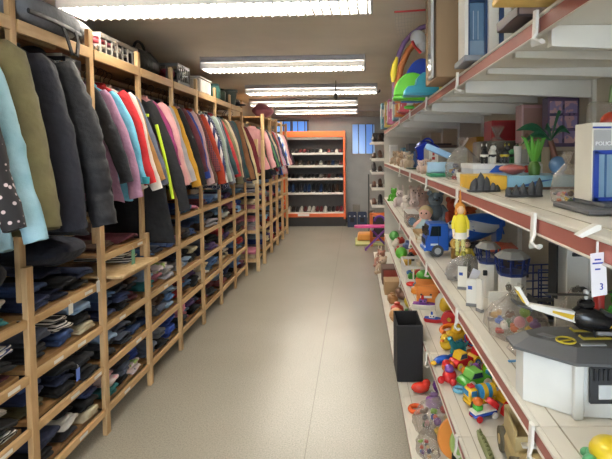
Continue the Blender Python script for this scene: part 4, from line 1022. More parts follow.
for (ex, ez, w) in ((-.10, .03, .016), (-.085, -.012, .013), (.03, .085, .018), (.055, .02, .014), (-.02, .03, .016)):
    mb = MB(); rings = []
    for i in range(8):
        f = i / 7; px_ = -.015 + ex * f; pz = .10 + ez * f + .025 * math.sin(PI * f); ww = w * math.sin(PI * min(.98, f * .92 + .06))
        rings.append([(px_ - ez * 3 * ww * .3, 0 - ww * .5, pz + ww * .75), (px_, -ww - .003, pz), (px_ + ez * 3 * ww * .3, 0, pz - ww * .75), (px_, .002, pz)])
    mb.ring(rings, True).build('leaf', SOLID('1f5c3c', .3), pm, sharp=30)
bl = thing('blue_ball', 'light blue glossy ball in front of the palm leaf toy', 'ball', (.765, 1.81, z + .0535))
MB().ell((0, 0, .036), .033, 20, 14).build('ball', SOLID('6a93c4', .15), bl)
MB().lathe([(.022, 0), (.026, .006), (.016, .010)], 14).build('foot', SOLID('5a7fb0', .3), bl)
one(MB().ell((0, 0, .022), (.05, .04, .018), 12, 8).jitter(.006, 30, 3), 'toy_bag', 'pinkish red crumpled toy packet by the green tuft', 'toy', mat('b0605a', 'plain', .3), (.60, 1.83, z + .0535))
# clear bag of figures beside the police station
bag('clear plastic bag of orange and yellow toys beside the police station', (.58, 1.31, z), (.085, .08, .135), .2, seed=5)
stuffing('the clear bag beside the police station', .58, 1.31, z, .085, .08, .135, 14, 2)
# police station
ps = thing('toy_police_station', 'white and blue toy police station on a dark grey base', 'toy building', (.655, 1.14, z))
DG = SOLID('55565a', .5)
MB().box((.0, -.0, .006), (.29, .19, .012), .002).box((.02, .01, .017), (.23, .15, .010), .002).build('base', DG, ps)
W_ = SOLID('e3dfd2', .35); GRY = SOLID('a8a8a6', .4); BLU = SOLID('1f3f9c', .3)
MB().box((0, .03, .115), (.20, .09, .185), .002).build('wall', W_, ps)
MB().box((.0, -.0175, .165), (.196, .004, .05), .001).build('grey_sign', GRY, ps)
lettering('POLICE', .0128, SOLID('f4f4f4'), ps, (-.074, -.0202, .158), (PI / 2, 0, 0), depth=.0008)
MB().box((0, -.0178, .196), (.2, .004, .004)).build('blue_line', BLU, ps)
fr = MB().box((-.092, -.018, .082), (.012, .008, .118), .001).box((.03, -.018, .082), (.012, .008, .118), .001).box((-.031, -.018, .138), (.134, .008, .010), .001).box((-.031, -.018, .028), (.134, .008, .010), .001).box((-.031, -.019, .082), (.006, .008, .11))
dr = fr.build('door', BLU, ps)
MB().box((-.06, -.0165, .083), (.05, .003, .102)).box((-.004, -.0165, .083), (.05, .003, .102)).build('glass_leaf', SOLID('7f9fb8', .1), dr)
for x in (-.07, -.045, -.01): MB().box((x, -.0195, .083), (.004, .003, .10)).build('glazing_bar', SOLID('456a94', .2), dr)
MB().box((.04, .03, .2085), (.13, .08, .004)).build('roof', W_, ps)
pt = thing('price_tag', 'small white price tag taped on the police station front', 'price tag', (.602, 1.117, z + .198))
MB().box((0, 0, -.02), (.013, .001, .042), 0).build('card', SOLID('ecebe8', .6), pt)
MB().ell((0, -.001, -.03), (.004, .0006, .005), 8, 5).build('mark', SOLID('3a3a3c'), pt)
hb2 = thing('header_bag', 'clear bag with green card header, standing behind the police station', 'packet', (.72, 1.36, z), 0)
MB().box((0, 0, .14), (.13, .03, .28), .012).build('film', BAGM, hb2, sharp=70)
MB().box((0, 0, .296), (.135, .012, .05), .002).build('header', mat('8da878', 'plain', .5), hb2, rot=(0, .12, 0), loc=(.03, 0, .0))
hat = thing('toy_helmet', 'orange red toy helmet inside the clear bag with green header', 'toy helmet', (.70, 1.325, z + .212))
MB().ell((0, -.02, .008), (.036, .018, .028), 16, 8).build('crown', SOLID('c24a30'), hat)
MB().lathe([(.047, 0), (.047, .004), (.03, .006)], 18, c=(0, -.02, 0)).build('brim', SOLID('c24a30'), hat)
# ------------------------------------------------------------------ third shelf
z = ZTHI + .001
# the mixer truck, cab towards the aisle (built along -X), 0.48 m long
tk = thing('mixer_truck', 'large blue toy concrete mixer truck with white banded drum', 'toy truck', (.652, 2.93, z), .05)
TB = SOLID('1d55b0', .3); DK = SOLID('1d2024', .5); TW = SOLID('c4c6c8', .35); LTB = SOLID('2b68c4', .3)
MB().box((.02, 0, .062), (.44, .07, .022), .003).box((.05, -.045, .05), (.10, .03, .035), .003).build('chassis', DK, tk)
cab = MB().prism([(-.235, .035), (-.238, .085), (-.228, .13), (-.212, .20), (-.10, .20), (-.095, .035)], -.068, .068, 'y').build('cab', TB, tk, bev=.006)
MB().prism([(-.2345, .128), (-.217, .188), (-.2135, .188), (-.231, .128)], -.058, .058, 'y').build('windscreen', SOLID('16242e', .08), cab)
for s in (-1, 1): MB().prism([(-.212, .125), (-.200, .185), (-.145, .185), (-.145, .125)], s * .0675, s * .0695, 'y').build('side_window', SOLID('16242e', .08), cab)
for s in (-1, 1):
    MB().box((-.16, s * .0685, .105), (.002, .002, .17)).build('door_seam', DK, cab)
    MB().box((-.225, s * .078, .15), (.012, .012, .035), .003).build('mirror', DK, cab)
    MB().box((-.238, s * .05, .058), (.006, .026, .018), .002).build('headlight', SOLID('d8dde0', .2), cab)
MB().box((-.240, 0, .045), (.012, .136, .022), .003).build('bumper', LTB, tk)
MB().box((-.239, 0, .092), (.004, .09, .03)).build('grille', DK, cab)
MB().box((-.185, -.0695, .075), (.045, .001, .012)).build('decal', SOLID('d5dbe4'), cab)
MB().box((-.07, -.02, .15), (.03, .03, .10), .004).build('air_intake', DK, tk)
# drum, tilted: axis rises to the rear
prof = [(.02, -.19), (.055, -.175), (.078, -.10), (.084, -.02), (.074, .07), (.052, .15), (.040, .185)]
def dr_seg(a, b): return MB().lathe(prof[a:b + 1], 22)
dl, drt = (.075, 0, .165), (0, PI / 2 - .22, 0)
drum = MB().lathe(prof, 24).build('drum', TB, tk, loc=dl, rot=drt)
for k in range(3):
    mb = MB(); rings = []
    for i in range(9):
        f = i / 8; zz_ = -.16 + .30 * f
        r_ = [pr for pr in prof]; 
        for (r0, z0), (r1, z1) in zip(prof, prof[1:]):
            if z0 <= zz_ <= z1: R0 = r0 + (r1 - r0) * (zz_ - z0) / (z1 - z0)
        A = k * 2 * PI / 3 + f * 1.7 + 1.5
        rings.append([((R0 + d) * math.cos(A + e), (R0 + d) * math.sin(A + e), zz_) for d, e in ((-.004, -.42), (.0018, -.42), (.0024, -.2), (.0024, .0), (.0024, .2), (.0018, .42), (-.004, .42))])
    mb.ring(rings, True).build('white_band', TW, drum, sharp=50)
MB().torus((0, 0, -.10), .079, .004, 24, 6).build('drum_ring', LTB, drum)
MB().prism([(.20, .07), (.235, .10), (.24, .205), (.225, .225), (.20, .20)], -.05, .05, 'y').build('rear_frame', TB, tk, bev=.004)
MB().lathe([(.05, 0), (.028, -.045), (.022, -.05)], 16, c=(.225, 0, .262)).build('hopper', TB, tk)
MB().prism([(.235, .18), (.255, .12), (.262, .122), (.243, .185)], -.02, .02, 'y').build('chute', LTB, tk)
for x in (-.165, .07, .165):
    for s in (-1, 1):
        w = MB().cyl((x, s * .045, .036), (x, s * .074, .036), .036, n=22).build('wheel', SOLID('3a3b3d', .7), tk)
        MB().cyl((x, s * .073, .036), (x, s * .0765, .036), .02, n=14).build('hub', SOLID('9a9da0', .4), w)
for s in (-1, 1): MB().torus((-.165, s * .06, .036), .042, .008, 16, 6, rot=(PI / 2, 0, 0), a0=0, a1=PI).build('mudguard', TB, tk)
yd = thing('wheel_tool', 'yellow disc with grey face leaning beside the truck cab', 'toy', (.585, 2.80, z + .062))
MB().cyl((0, 0, .03), (0, -.014, .03), .032, n=22).build('disc', SOLID('c9a24a'), yd)
MB().torus((0, -.014, .03), .022, .003, 18, 6, rot=(PI / 2, 0, 0)).build('ring', SOLID('e0c070'), yd)
MB().box((0, -.005, -.03), (.05, .03, .062), .003).build('stand', SOLID('8a6a34'), yd)
# the doll hanging from the shelf clip
dl_ = thing('hanging_doll', 'orange haired doll in yellow dress hanging from the middle shelf edge', 'doll', (.392, 1.80, 1.12))
h = .25
MB().tube([(0, 0, .12), (0, 0, .15), (0, 0, .19), (0, 0, .205)], [.034, .036, .028, .015], 14).build('dress', SOLID('d8c62c', .6), dl_)
dl_.scale = (.72, .72, .8); dl_.location = (.395, 1.80, 1.153)
for s in (-1, 1):
    MB().tube([(s * .022, 0, .195), (s * .036, -.004, .165), (s * .037, -.008, .135)], [.013, .012, .010], 8).build('sleeve', SOLID('d8c62c', .6), dl_)
    MB().tube([(s * .037, -.008, .135), (s * .036, -.012, .11)], [.008, .007], 7).ell((s * .036, -.013, .104), .008, 7, 6).build('hand', SOLID('e6d6c0'), dl_)
    MB().tube([(s * .014, 0, .12), (s * .015, 0, .07), (s * .016, 0, .03)], [.014, .012, .011], 8).build('trouser_leg', mat('c8c07a', 'dots', .7, col2='4a4a50', scale=2), dl_)
    MB().ell((s * .017, -.008, .018), (.012, .02, .012), 9, 7).build('shoe', SOLID('8a8a30'), dl_)
MB().lathe([(.037, 0), (.034, .03), (.02, .034)], 14, c=(0, 0, .09)).build('apron', SOLID('ddd8cc', .6), dl_)
hd = MB().ell((0, 0, .228), (.022, .021, .026), 14, 10).ell((0, -.021, .226), .004, 6, 5).build('head', SOLID('e0b890'), dl_)
MB().ell((0, .006, .236), (.027, .024, .026), 12, 8).ell((-.02, .004, .215), (.010, .014, .02), 8, 6).ell((.02, .004, .215), (.010, .014, .02), 8, 6).build('hair', SOLID('c9812c', .8), hd)
MB().lathe([(.009, 0), (.006, .03), (.002, .065)], 10, c=(0, .003, .255)).build('topknot', SOLID('c9812c', .8), hd)
MB().tube([(0, .003, .318), (.006, .0, .335), (.012, .006, .348)], .0012, 5).build('string', SOLID('d8d4c8'), dl_)
# silver-dark bag
bag('crinkled silver clear bag with dark toys, between truck and white towers', (.545, 2.34, z), (.19, .17, .15), .2, m=mat('f0f0f2', 'clear', .25, col2='b0b0b4', haze=.3, gloss=.5), tie=False, seed=11)
for k, (dx, dy, c, nm, s_) in enumerate(((-.04, -.015, '4a4c50', 'dark grey', 2), (.0, -.04, '33353a', 'black', 0), (.045, .01, '6a6c70', 'grey', 4), (-.005, .035, '505257', 'slate', 3))):
    blob(f'{nm} toy part inside the silver clear bag', (.545 + dx, 2.34 + dy, z + .005), .022, SOLID(c), shape=s_, rz=k)
fg = figure('toy_figure', 'small figure with yellow top standing behind the silver bag', (.585, 2.50, z), .17, SOLID('c9b84a'), SOLID('5a6a4a'), SOLID('d9b894'), SOLID('4a3426'), -1.6)
# white towers with grey roofs and blue galleries
TWH = SOLID('e4e1d8', .35); NVY = SOLID('1f2f66', .35); RGR = SOLID('8d8c88', .5)
def tower(label, loc, r, h, rz=0):
    t = thing('toy_tower', label, 'toy tower', loc, rz)
    n = 8; oc = lambda R_, z_: [(R_ * math.cos(2 * PI * (k + .5) / n), R_ * math.sin(2 * PI * (k + .5) / n), z_) for k in range(n)]
    MB().ring([oc(r, 0), oc(r, h * .62)], True).build('shaft', TWH, t, sharp=20)
    g = MB().ring([oc(r * 1.06, h * .62), oc(r * 1.1, h * .67)], True)
    for k in range(n):
        a0, a1 = oc(r * 1.04, 0)[k], oc(r * 1.04, 0)[(k + 1) % n]
        b0 = oc(r * 1.22, 0)[k]; b1 = oc(r * 1.22, 0)[(k + 1) % n]
        g.tube([(a0[0], a0[1], h * .66), (b0[0], b0[1], h * .9)], r * .075, 5)
        g.tube([(a0[0] * .5 + b1[0] * .5, a0[1] * .5 + b1[1] * .5, h * .78), (a0[0] * .5 + b0[0] * .5, a0[1] * .5 + b0[1] * .5, h * .78)], r * .05, 5)
    g.build('gallery', NVY, t, sharp=20)
    MB().ring([oc(r * 1.28, h * .9), oc(r * 1.28, h * .92), oc(r * .75, h)], True).build('roof', RGR, t, sharp=20)
    MB().box((-r * .55, -r * .98, h * .47), (.018, .012, .022), .002).build('lamp', DK, t)
    return t
tower('white toy tower with blue gallery, farther and slimmer of the two', (.575, 2.07, z), .042, .235)
tower('white toy tower with blue gallery, nearer and wider of the two', (.605, 1.84, z), .052, .245)
def wall_panel(label, loc, w, h, rz, patch=True):
    t = thing('toy_wall', label, 'toy wall', loc, rz)
    MB().box((0, 0, h / 2), (w, .010, h), .001).build('panel', TWH, t)
    MB().box((0, 0, .006), (w * 1.05, .016, .012)).build('foot', SOLID('77777a'), t)
    if patch: MB().box((-w * .15, -.0056, h * .68), (w * .4, .001, h * .13)).build('blue_patch', SOLID('2a4fa8'), t)
    return t
wall_panel('narrow white toy wall with blue square, beside the silver bag', (.487, 2.17, z), .042, .105, -.35)
wall_panel('narrow white toy wall with blue square, nearer the shelf edge', (.471, 1.93, z), .042, .112, -.35)
wall_panel('thin white toy door panel standing ajar by the narrow wall', (.486, 1.86, z), .03, .13, -1.1, False)
wall_panel('wide white toy wall in front of the nearer tower', (.535, 1.765, z), .085, .108, .1, False)
tp = thing('price_tag', 'white price label stuck among the toys behind the narrow walls', 'price tag', (.505, 2.02, z + .08))
MB().box((0, 0, .024), (.035, .002, .05), rot=(0, .4, 0)).build('card', SOLID('e2e4f0', .6), tp)
MB().cyl((0, .006, -.08), (0, .006, .03), .002, n=6).build('stick', SOLID('9a9a9a'), tp)
# packet on a box behind the towers
carton('carton', 'flat dark carton lying behind the two white towers', 'carton', (.78, 2.46, z), (.16, .2, .10), SOLID('4c4540'))
one(MB().ell((0, 0, .03), (.075, .08, .03), 14, 9).jitter(.014, 22, 5), 'toy_packet', 'orange pink clear packet lying on the dark carton', 'packet', mat('c0604c', 'plain', .25, col2='d9a090'), (.75, 2.44, z + .105))
# blue lattice frames
def lattice(label, loc, w, h, rz, nx=4, nz=5):
    t = thing('toy_lattice', label, 'toy frame', loc, rz)
    b = MB()
    for k in range(nx + 1): b.box((-w / 2 + w * k / nx, 0, h / 2), (.005, .005, h))
    for k in range(nz + 1): b.box((0, 0, .003 + (h - .006) * k / nz), (w, .005, .005))
    b.build('bars', SOLID('22346c', .4), t)
    MB().box((0, .02, .002), (w, .06, .004)).build('foot', SOLID('22346c', .4), t)
    return t
lattice('dark blue toy lattice frame beside the nearer white tower', (.72, 1.93, z), .14, .17, .1)
lattice('second dark blue toy lattice frame before the white locker', (.76, 1.80, z), .13, .18, -.1, 3, 6)
sl = thing('toy_stairs', 'dark grey toy staircase platform below the blue lattices', 'toy stairs', (.70, 1.72, z))
for k in range(4): MB().box((0, .02 * k, .015 + .018 * k), (.09, .03, .006)).build('step', SOLID('4a4c52'), sl)
for s in (-1, 1): MB().box((s * .047, .03, .045), (.005, .10, .09)).build('stringer', SOLID('2a2c32'), sl)
one(MB().box((0, 0, .022), (.04, .02, .044), .003), 'toy_block', 'bright blue toy block on the lattice platform', 'toy', SOLID('3a7ac0'), (.655, 1.81, z + .0005))
# white locker
lk = thing('toy_locker', 'tall white toy building with two black handles and navy roof', 'toy building', (.75, 1.63, z), .05)
MB().box((0, 0, .155), (.10, .09, .31), .003).build('body', SOLID('cfccc3', .4), lk)
MB().box((.03, 0, .155), (.012, .094, .31)).build('corner_strip', SOLID('b9b6ae', .4), lk)
for zz_ in (.285, .165):
    q = MB().prism([(-.026, -.007), (.026, -.007), (.026, .003), (.014, .010), (-.014, .010), (-.026, .003)], -.008, 0, 'y')
    q.build('handle', DK, lk, loc=(-.006, -.0455, zz_))
rf = MB().prism([(-.075, 0), (.075, 0), (.065, .018), (-.065, .018)], -.058, .058, 'y'); rf.v = [(x, y, zz_ + .312) for x, y, zz_ in rf.v]
rf.build('roof', NVY, lk)
MB().box((-.075, .0, .22), (.006, .06, .18)).build('dark_side', DK, lk)
one(MB().box((0, 0, .13), (.03, .08, .26), .002), 'toy_wall', 'beige toy wall standing at right of the white locker', 'toy wall', SOLID('a89c86'), (.885, 1.56, z))
# big clear bag of small figures near the shelf edge
bag('large clear bag of small mixed toys near the shelf edge', (.545, 1.625, z), (.20, .19, .165), .4, seed=21)
stuffing('the large clear bag by the third shelf edge', .545, 1.625, z, .20, .19, .165, 16)
zb = thing('zip_bag', 'flat zip bag with blue seal lying in front of the large clear bag', 'plastic bag', (.56, 1.462, z), .1)
MB().box((0, 0, .012), (.17, .09, .022), .010).jitter(.004, 30, 3).build('film', BAGM, zb, sharp=80)
MB().box((-.02, -.05, .004), (.19, .010, .005), .002).build('blue_seal', SOLID('4a90c8', .3), zb)
for k in range(6): blob(f'{("orange", "tan", "rust", "pink", "brown", "coral")[k]} bit inside the flat zip bag with blue seal', (.50 + .024 * k, 1.462 + .012 * (k % 3 - 1), z + .004), .009, SOLID(('d9793c', 'c9a07a', 'a8502c', 'd8a09a', '8a5a40', 'd96a50')[k]), shape=k % 4)
bag('tall grey clear bag standing behind the helicopter', (.70, 1.515, z), (.11, .10, .24), 0, tie=False, seed=31)
for k in range(2): blob(f'{("pale", "grey")[k]} toy part inside the tall grey bag', (.685 + .035 * k, 1.515, z + .005), .018, SOLID(('c4c0b8', '8a8884')[k]), shape=k)
plush('small bright green soft toy behind the helicopter', (.80, 1.44, z + .101), .10, mat('4aa83a', 'cloth', .8), -1.8)
carton('carton', 'grey carton under the bright green soft toy', 'carton', (.815, 1.45, z), (.11, .09, .10), SOLID('8a8880'))
one(MB().box((0, 0, .115), (.022, .03, .23), .004).ell((0, 0, .235), (.013, .016, .012), 10, 6), 'toy_post', 'red upright toy post behind the helicopter nose', 'toy', SOLID('b8302c'), (.69, 1.345, z))
# the playset house with octagonal roof
pz = thing('toy_headquarters', 'large white toy headquarters with dark grey roof and grille door', 'toy building', (-.028, -.06, z))
WLL = SOLID('d8dad8', .35); RF = SOLID('55575a', .5)
fp = [(.448, 1.245), (.545, 1.165), (.80, 1.145), (.86, 1.20), (.86, 1.335), (.52, 1.335), (.448, 1.30)]
MB().prism(fp, 0, .13, 'z').build('wall', WLL, pz)
rp = [(.425, 1.25), (.535, 1.145), (.815, 1.125), (.885, 1.19), (.885, 1.345), (.515, 1.345), (.425, 1.312)]
ri = [(.47, 1.262), (.555, 1.185), (.79, 1.168), (.84, 1.21), (.84, 1.325), (.53, 1.325), (.47, 1.30)]
MB().ring([[(x, y, .130) for x, y in rp], [(x, y, .137) for x, y in rp], [(x, y, .158) for x, y in ri]], True).build('roof', RF, pz, sharp=15)
MB().prism([(.49, 1.27), (.515, 1.245), (.535, 1.25), (.51, 1.278)], .1582, .160, 'z').build('roof_patch', SOLID('7d8084', .5), pz)
MB().box((.545, 1.157, .0675), (.022, .016, .135), .002).build('pillar', WLL, pz)
dg = MB().box((.635, 1.147, .085), (.135, .010, .085), .001).build('door_frame', SOLID('33353a', .5), pz)
q = MB()
for k in range(12): q.box((.575 + .011 * k, 1.140, .112), (.005, .006, .026))
q.build('grille', SOLID('26282c', .5), dg)
MB().prism([(.585, .055), (.668, .055), (.68, .068), (.68, .088), (.585, .088)], 1.139, 1.1415, 'y').build('window', SOLID('cdd2d4', .2), dg)
MB().ell((.665, 1.135, .150), .0065, 10, 8).build('red_knob', SOLID('d83a2c', .3), pz)
MB().box((.60, 1.20, .1595), (.06, .012, .003)).build('white_marks', SOLID('9a9da0'), pz)
# helicopter standing on the roof
hl = thing('toy_helicopter', 'black, white and yellow toy helicopter on the grey roof', 'toy helicopter', (.59, 1.19, z + .1605), .0)
HB = SOLID('17171a', .25); HY = SOLID('d9b52c', .35); HW = SOLID('e6e4de', .35)
bd = MB(); rings = []
for x, zc, ry, rz_ in ((-.045, .052, .012, .018), (-.03, .050, .024, .03), (0, .044, .03, .032), (.035, .036, .03, .024), (.07, .034, .024, .016), (.10, .032, .012, .008), (.112, .032, .003, .003)):
    rings.append([(x, ry * math.cos(2 * PI * k / 14), zc + rz_ * math.sin(2 * PI * k / 14)) for k in range(14)])
bd.ring(rings, True).build('fuselage', HB, hl)
MB().box((-.012, 0, .082), (.04, .026, .026), .008).build('engine', HB, hl)
tb_ = MB().prism([(-.04, .036), (-.03, .064), (-.155, .086), (-.165, .078)], -.010, .010, 'y').build('tail_boom', HW, hl, bev=.002)
MB().prism([(-.05, .046), (-.045, .058), (-.10, .070), (-.10, .064)], -.0108, .0108, 'y').build('yellow_flash', HY, tb_)
MB().prism([(-.150, .078), (-.163, .082), (-.192, .128), (-.180, .128)], -.004, .004, 'y').build('tail_fin', HW, hl)
MB().prism([(-.165, .085), (-.171, .088), (-.19, .118), (-.184, .118)], -.0045, .0045, 'y').build('fin_flash', HY, hl)
MB().box((-.175, -.004, .083), (.04, .05, .004), rot=(0, .35, 0)).build('tailplane', SOLID('4a4c50'), hl)
MB().prism([(.02, .052), (.035, .066), (.065, .056), (.085, .038), (.05, .044)], -.018, .018, 'y').build('cockpit_glass', SOLID('2c3036', .05), hl)
q = MB().prism([(-.022, 0), (-.006, .004), (0, -.004), (.006, .004), (.022, 0), (.018, .006), (.008, .009), (0, .004), (-.008, .009), (-.018, .006)], 0, .001, 'y')
q.build('winged_emblem', HY, hl, loc=(.055, -.0285, .030), rot=(0, 0, .10))
MB().cyl((-.012, 0, .09), (-.012, 0, .112), .004, n=8).ell((-.012, 0, .114), (.008, .008, .006), 10, 7).build('rotor_mast', SOLID('c8c8c8', .3, ), hl)
rt = MB()
rt.box((-.012 + .085, .012, .108), (.17, .014, .002), rot=(0, .05, .10)); rt.box((-.012 - .055, -.01, .110), (.11, .014, .002), rot=(0, .05, .10))
rt.build('rotor_blade', SOLID('2a2620', .4), hl)
for s in (-1, 1):
    MB().tube([(-.04, s * .026, .012), (-.03, s * .026, .004), (.06, s * .026, .004), (.085, s * .026, .014)], .0035, 7).build('skid', mat('9a8a2c', 'plain', .4), hl)
    MB().tube([(0, s * .016, .024), (0, s * .026, .005)], .003, 6).tube([(.04, s * .016, .024), (.04, s * .026, .005)], .003, 6).build('skid_strut', DK, hl)
MB().cyl((.0, -.034, .02), (.04, -.034, .018), .005, n=9).build('grey_pod', SOLID('8a8c90', .3), hl)
one(MB().torus((0, 0, .0025), .022, .0025, 22, 6).box((0, 0, .002), (.03, .004, .003)), 'toy_ring', 'yellow ring decal piece lying on the grey roof by helicopter', 'toy', SOLID('b8a82c'), (.515, 1.160, z + .1602), .3)
# green and yellow round toy at the near end
gt = thing('toy_turtle', 'round yellow and green toy at the near end of the third shelf', 'toy', (.50, .925, z))
gt.scale = (.85, .85, .85)
MB().ell((0, 0, .036), (.044, .044, .034), 20, 12).build('shell', SOLID('d9bf2c'), gt)
MB().lathe([(.036, 0), (.050, .012), (.050, .022), (.044, .026)], 20).build('green_rim', SOLID('4a9a68'), gt)
for a in (.7, 2.3, 3.9, 5.4): MB().ell((.05 * math.cos(a), .05 * math.sin(a), .011), (.017, .015, .011), 10, 7).build('foot', SOLID('4a9a68'), gt)
MB().ell((-.055, -.02, .026), (.018, .016, .016), 12, 8).build('head', SOLID('4a9a68'), gt)
# price label hanging over the middle shelf edge
pt2 = thing('price_tag', 'large white price label with blue writing hanging from the middle shelf', 'price tag', (.40, .782, ZMID - .016), .25)
MB().box((0, 0, -.045), (.030, .0012, .072), rot=(0, -.06, 0)).build('card', SOLID('eceaf0', .6), pt2)
INK = SOLID('3a4cae', .6)
for k, (w_, z_) in enumerate(((.012, -.02), (.02, -.026), (.010, -.036))): MB().box((-.003, -.001, z_), (w_, .0008, .0025)).build('writing', INK, pt2)
lettering('3', .016, INK, pt2, (.005, -.0011, -.066), (PI / 2, 0, 0), name='writing')
MB().box((0, .004, -.003), (.004, .0015, .024)).build('tape', SOLID('d8d8d4', .3), pt2)
wc = thing('shelf_clip', 'white plastic clip pointing out at the near middle shelf edge', 'clip', (.40, .815, ZMID + .009))
MB().prism([(-.012, -.006), (.02, .012), (.028, .012), (.028, .004), (-.004, -.010)], -.008, .008, 'y').build('tongue', SOLID('eceae4', .4), wc, loc=(-.012, 0, -.004))
# far end of the third shelf: soft toys and boxes
FP = [(.50, 6.2, .17, '5fae3a', 'bright green soft toy at the far end of the third shelf', 'round'), (.52, 5.55, .20, 'd8c8c4', 'pale pink soft toy far along the third shelf', 'long'), (.66, 5.3, .26, 'c8b4ac', 'rosy beige soft toy in the back of the soft toy pile', 'round'), (.53, 5.0, .19, 'e0d6cc', 'off white soft toy in the front of the soft toy pile', 'long'),
      (.68, 4.75, .28, 'b89a90', 'dusty pink soft toy at the back of the pile', 'round'), (.56, 4.55, .20, 'd4c0ba', 'blush soft toy beside the clear box', 'long'), (.72, 4.3, .28, '7a8a98', 'blue grey soft toy at the back of the third shelf', 'round'), (.80, 3.9, .26, 'b04a34', 'red brown soft toy behind the truck cab', 'round'), (.83, 3.5, .24, 'c0582c', 'orange soft toy at the back behind the truck', 'round')]
for k, (x, y, h, c, lab, e) in enumerate(FP): plush(lab, (x, y, z), h, mat(c, 'cloth', .9), rz=-2.3 + .35 * (k % 4), ears=e)
fd = thing('rag_doll', 'pink faced doll with pale blue dress beside the truck cab', 'doll', (.545, 3.72, z), -2.0)
MB().lathe([(.09, 0), (.08, .05), (.04, .09), (.03, .11)], 16).build('dress', mat('a8c4cc', 'cloth', .8), fd)
hd = MB().ell((0, 0, .15), (.05, .05, .05), 16, 11).ell((.05, 0, .147), .008, 7, 5).build('head', SOLID('e0b4a4', .6), fd)
MB().ell((-.012, 0, .165), (.052, .056, .05), 14, 9).build('hair', SOLID('c8b48a', .8), hd)
for s in (-1, 1):
    MB().ell((.045, s * .019, .158), .007, 7, 5).build('eye', SOLID('2a2420'), hd)
    MB().tube([(0, s * .03, .10), (.03, s * .07, .07), (.05, s * .08, .05)], [.016, .014, .012], 8).build('arm', SOLID('e0b4a4', .6), fd)
tag(MB().box((.035, 0, .128), (.012, .02, .004), .001).build('mouth', SOLID('b0504c'), hd))
for k, (c, nm) in enumerate((('c8a878', 'tan'), ('d8cdb4', 'cream'), ('a88a5c', 'brown'))):
    bk = thing('book', f'{nm} book lying in the small pile before the doll', 'book', (.485, 3.42, z + .022 * k), .1 * k - .1)
    MB().box((0, 0, .011), (.10, .2, .017)).build('pages', SOLID('ddd6c4', .7), bk)
    MB().box((0, 0, .0205), (.105, .205, .002)).box((0, 0, .001), (.105, .205, .002)).box((-.0525, 0, .0108), (.002, .205, .021)).build('cover', SOLID(c, .5), bk)
ck = thing('clear_box', 'clear plastic box at front below the soft toy pile', 'box', (.485, 4.15, z))
MB().box((0, 0, .055), (.1, .3, .11), .004).build('tub', BAGM, ck, sharp=70)
MB().box((0, 0, .116), (.105, .31, .010), .003).build('lid', SOLID('d9d6d0', .3), ck)
for k, (c, nm) in enumerate((('5a8ab0', 'blue'), ('c89a90', 'pink'))): blob(f'{nm} toy inside the clear plastic box', (.485, 4.08 + .13 * k, z + .004), .035, SOLID(c), shape=1)
# ------------------------------------------------------------------ fourth shelf: bright plastic baby toys
z = ZFOU + .001
RED_, YEL, ORA, BLU_, GRN, PUR, WHT, TEA = SOLID('c4262a', .25), SOLID('e6b92e', .25), SOLID('e2762a', .25), SOLID('2a58b8', .25), SOLID('4fae3c', .25), SOLID('7a4a9c', .25), SOLID('e6e2da', .3), SOLID('2f8f96', .25)
def boat(label, loc, L, hull, deck, rz, cabin=None, fun=None):
    t = thing('toy_boat', label, 'toy boat', loc, rz)
    pl = lambda s, zz_: [(x * L * s, y * L * s, zz_) for x, y in ((-.48, -.16), (-.2, -.2), (.15, -.2), (.38, -.12), (.52, 0), (.38, .12), (.15, .2), (-.2, .2), (-.48, .16))]
    MB().ring([pl(.82, 0), pl(.95, L * .08), pl(1, L * .19)], True).build('hull', hull, t, sharp=30)
    MB().ring([pl(.97, L * .19), pl(.97, L * .21), pl(.8, L * .215)], True).build('deck', deck, t, sharp=30)
    if cabin:
        c = MB().box((-.08 * L, 0, L * .29), (.3 * L, .22 * L, .15 * L), L * .02).build('cabin', cabin, t)
        MB().box((.0 * L, -.112 * L, L * .31), (.06 * L, .004, .06 * L)).box((-.14 * L, -.112 * L, L * .31), (.06 * L, .004, .06 * L)).build('window', SOLID('26384c', .2), c)
    if fun: MB().cyl((-.1 * L, 0, L * .36), (-.1 * L, 0, L * .5), L * .06, L * .05).build('funnel', fun, t)
    return t
# far blocks and baskets
FARB = [(.50, 6.2, '4f9a4a', 'green', 1), (.56, 6.0, 'b03a30', 'dark red', 0), (.48, 5.75, 'd8cfc0', 'cream', 3), (.62, 5.7, '5a6a9a', 'dull blue', 4), (.50, 5.4, 'a83a2c', 'brick red', 0), (.65, 5.33, 'c9532c', 'rust red', 0), (.68, 5.5, '7a8a3a', 'moss', 1), (.49, 5.12, '62b83c', 'lime green', 1), (.585, 5.05, '2a2a30', 'black', 0), (.51, 4.86, 'c9a03c', 'ochre', 0), (.67, 4.78, 'd8d0c0', 'off white', 2)]
for k, (x, y, c, nm, s_) in enumerate(FARB): blob(f'{nm} toy far along the fourth shelf, {("block", "ball", "ring", "duck", "bottle")[s_]} shaped', (x, y, z), .065, SOLID(c), shape=s_, rz=k * .6)
cr = crate('toy_crate', 'white plastic crate holding toys on the fourth shelf', 'crate', (.535, 4.35, z), (.2, .40, .15), SOLID('dcd8ce', .4), 5)
for k, (dx, dy, c, nm, s_) in enumerate(((-.03, -.1, '4a9a3a', 'green', 0), (.03, -.09, 'b8322c', 'red', 1), (-.02, .08, '3a6ab0', 'blue', 2), (.03, .1, 'c8b060', 'straw', 3))): blob(f'{nm} toy inside the white plastic crate', (.535 + dx, 4.35 + dy, z + .013), .045, SOLID(c), shape=s_)
t = thing('toy_frog', 'green lidded red toy pot with grey arms, beside the white crate', 'toy', (.585, 4.0, z), -2)
MB().lathe([(.06, 0), (.085, .03), (.085, .08), (.07, .10)], 18).build('pot', SOLID('b8352c', .3), t)
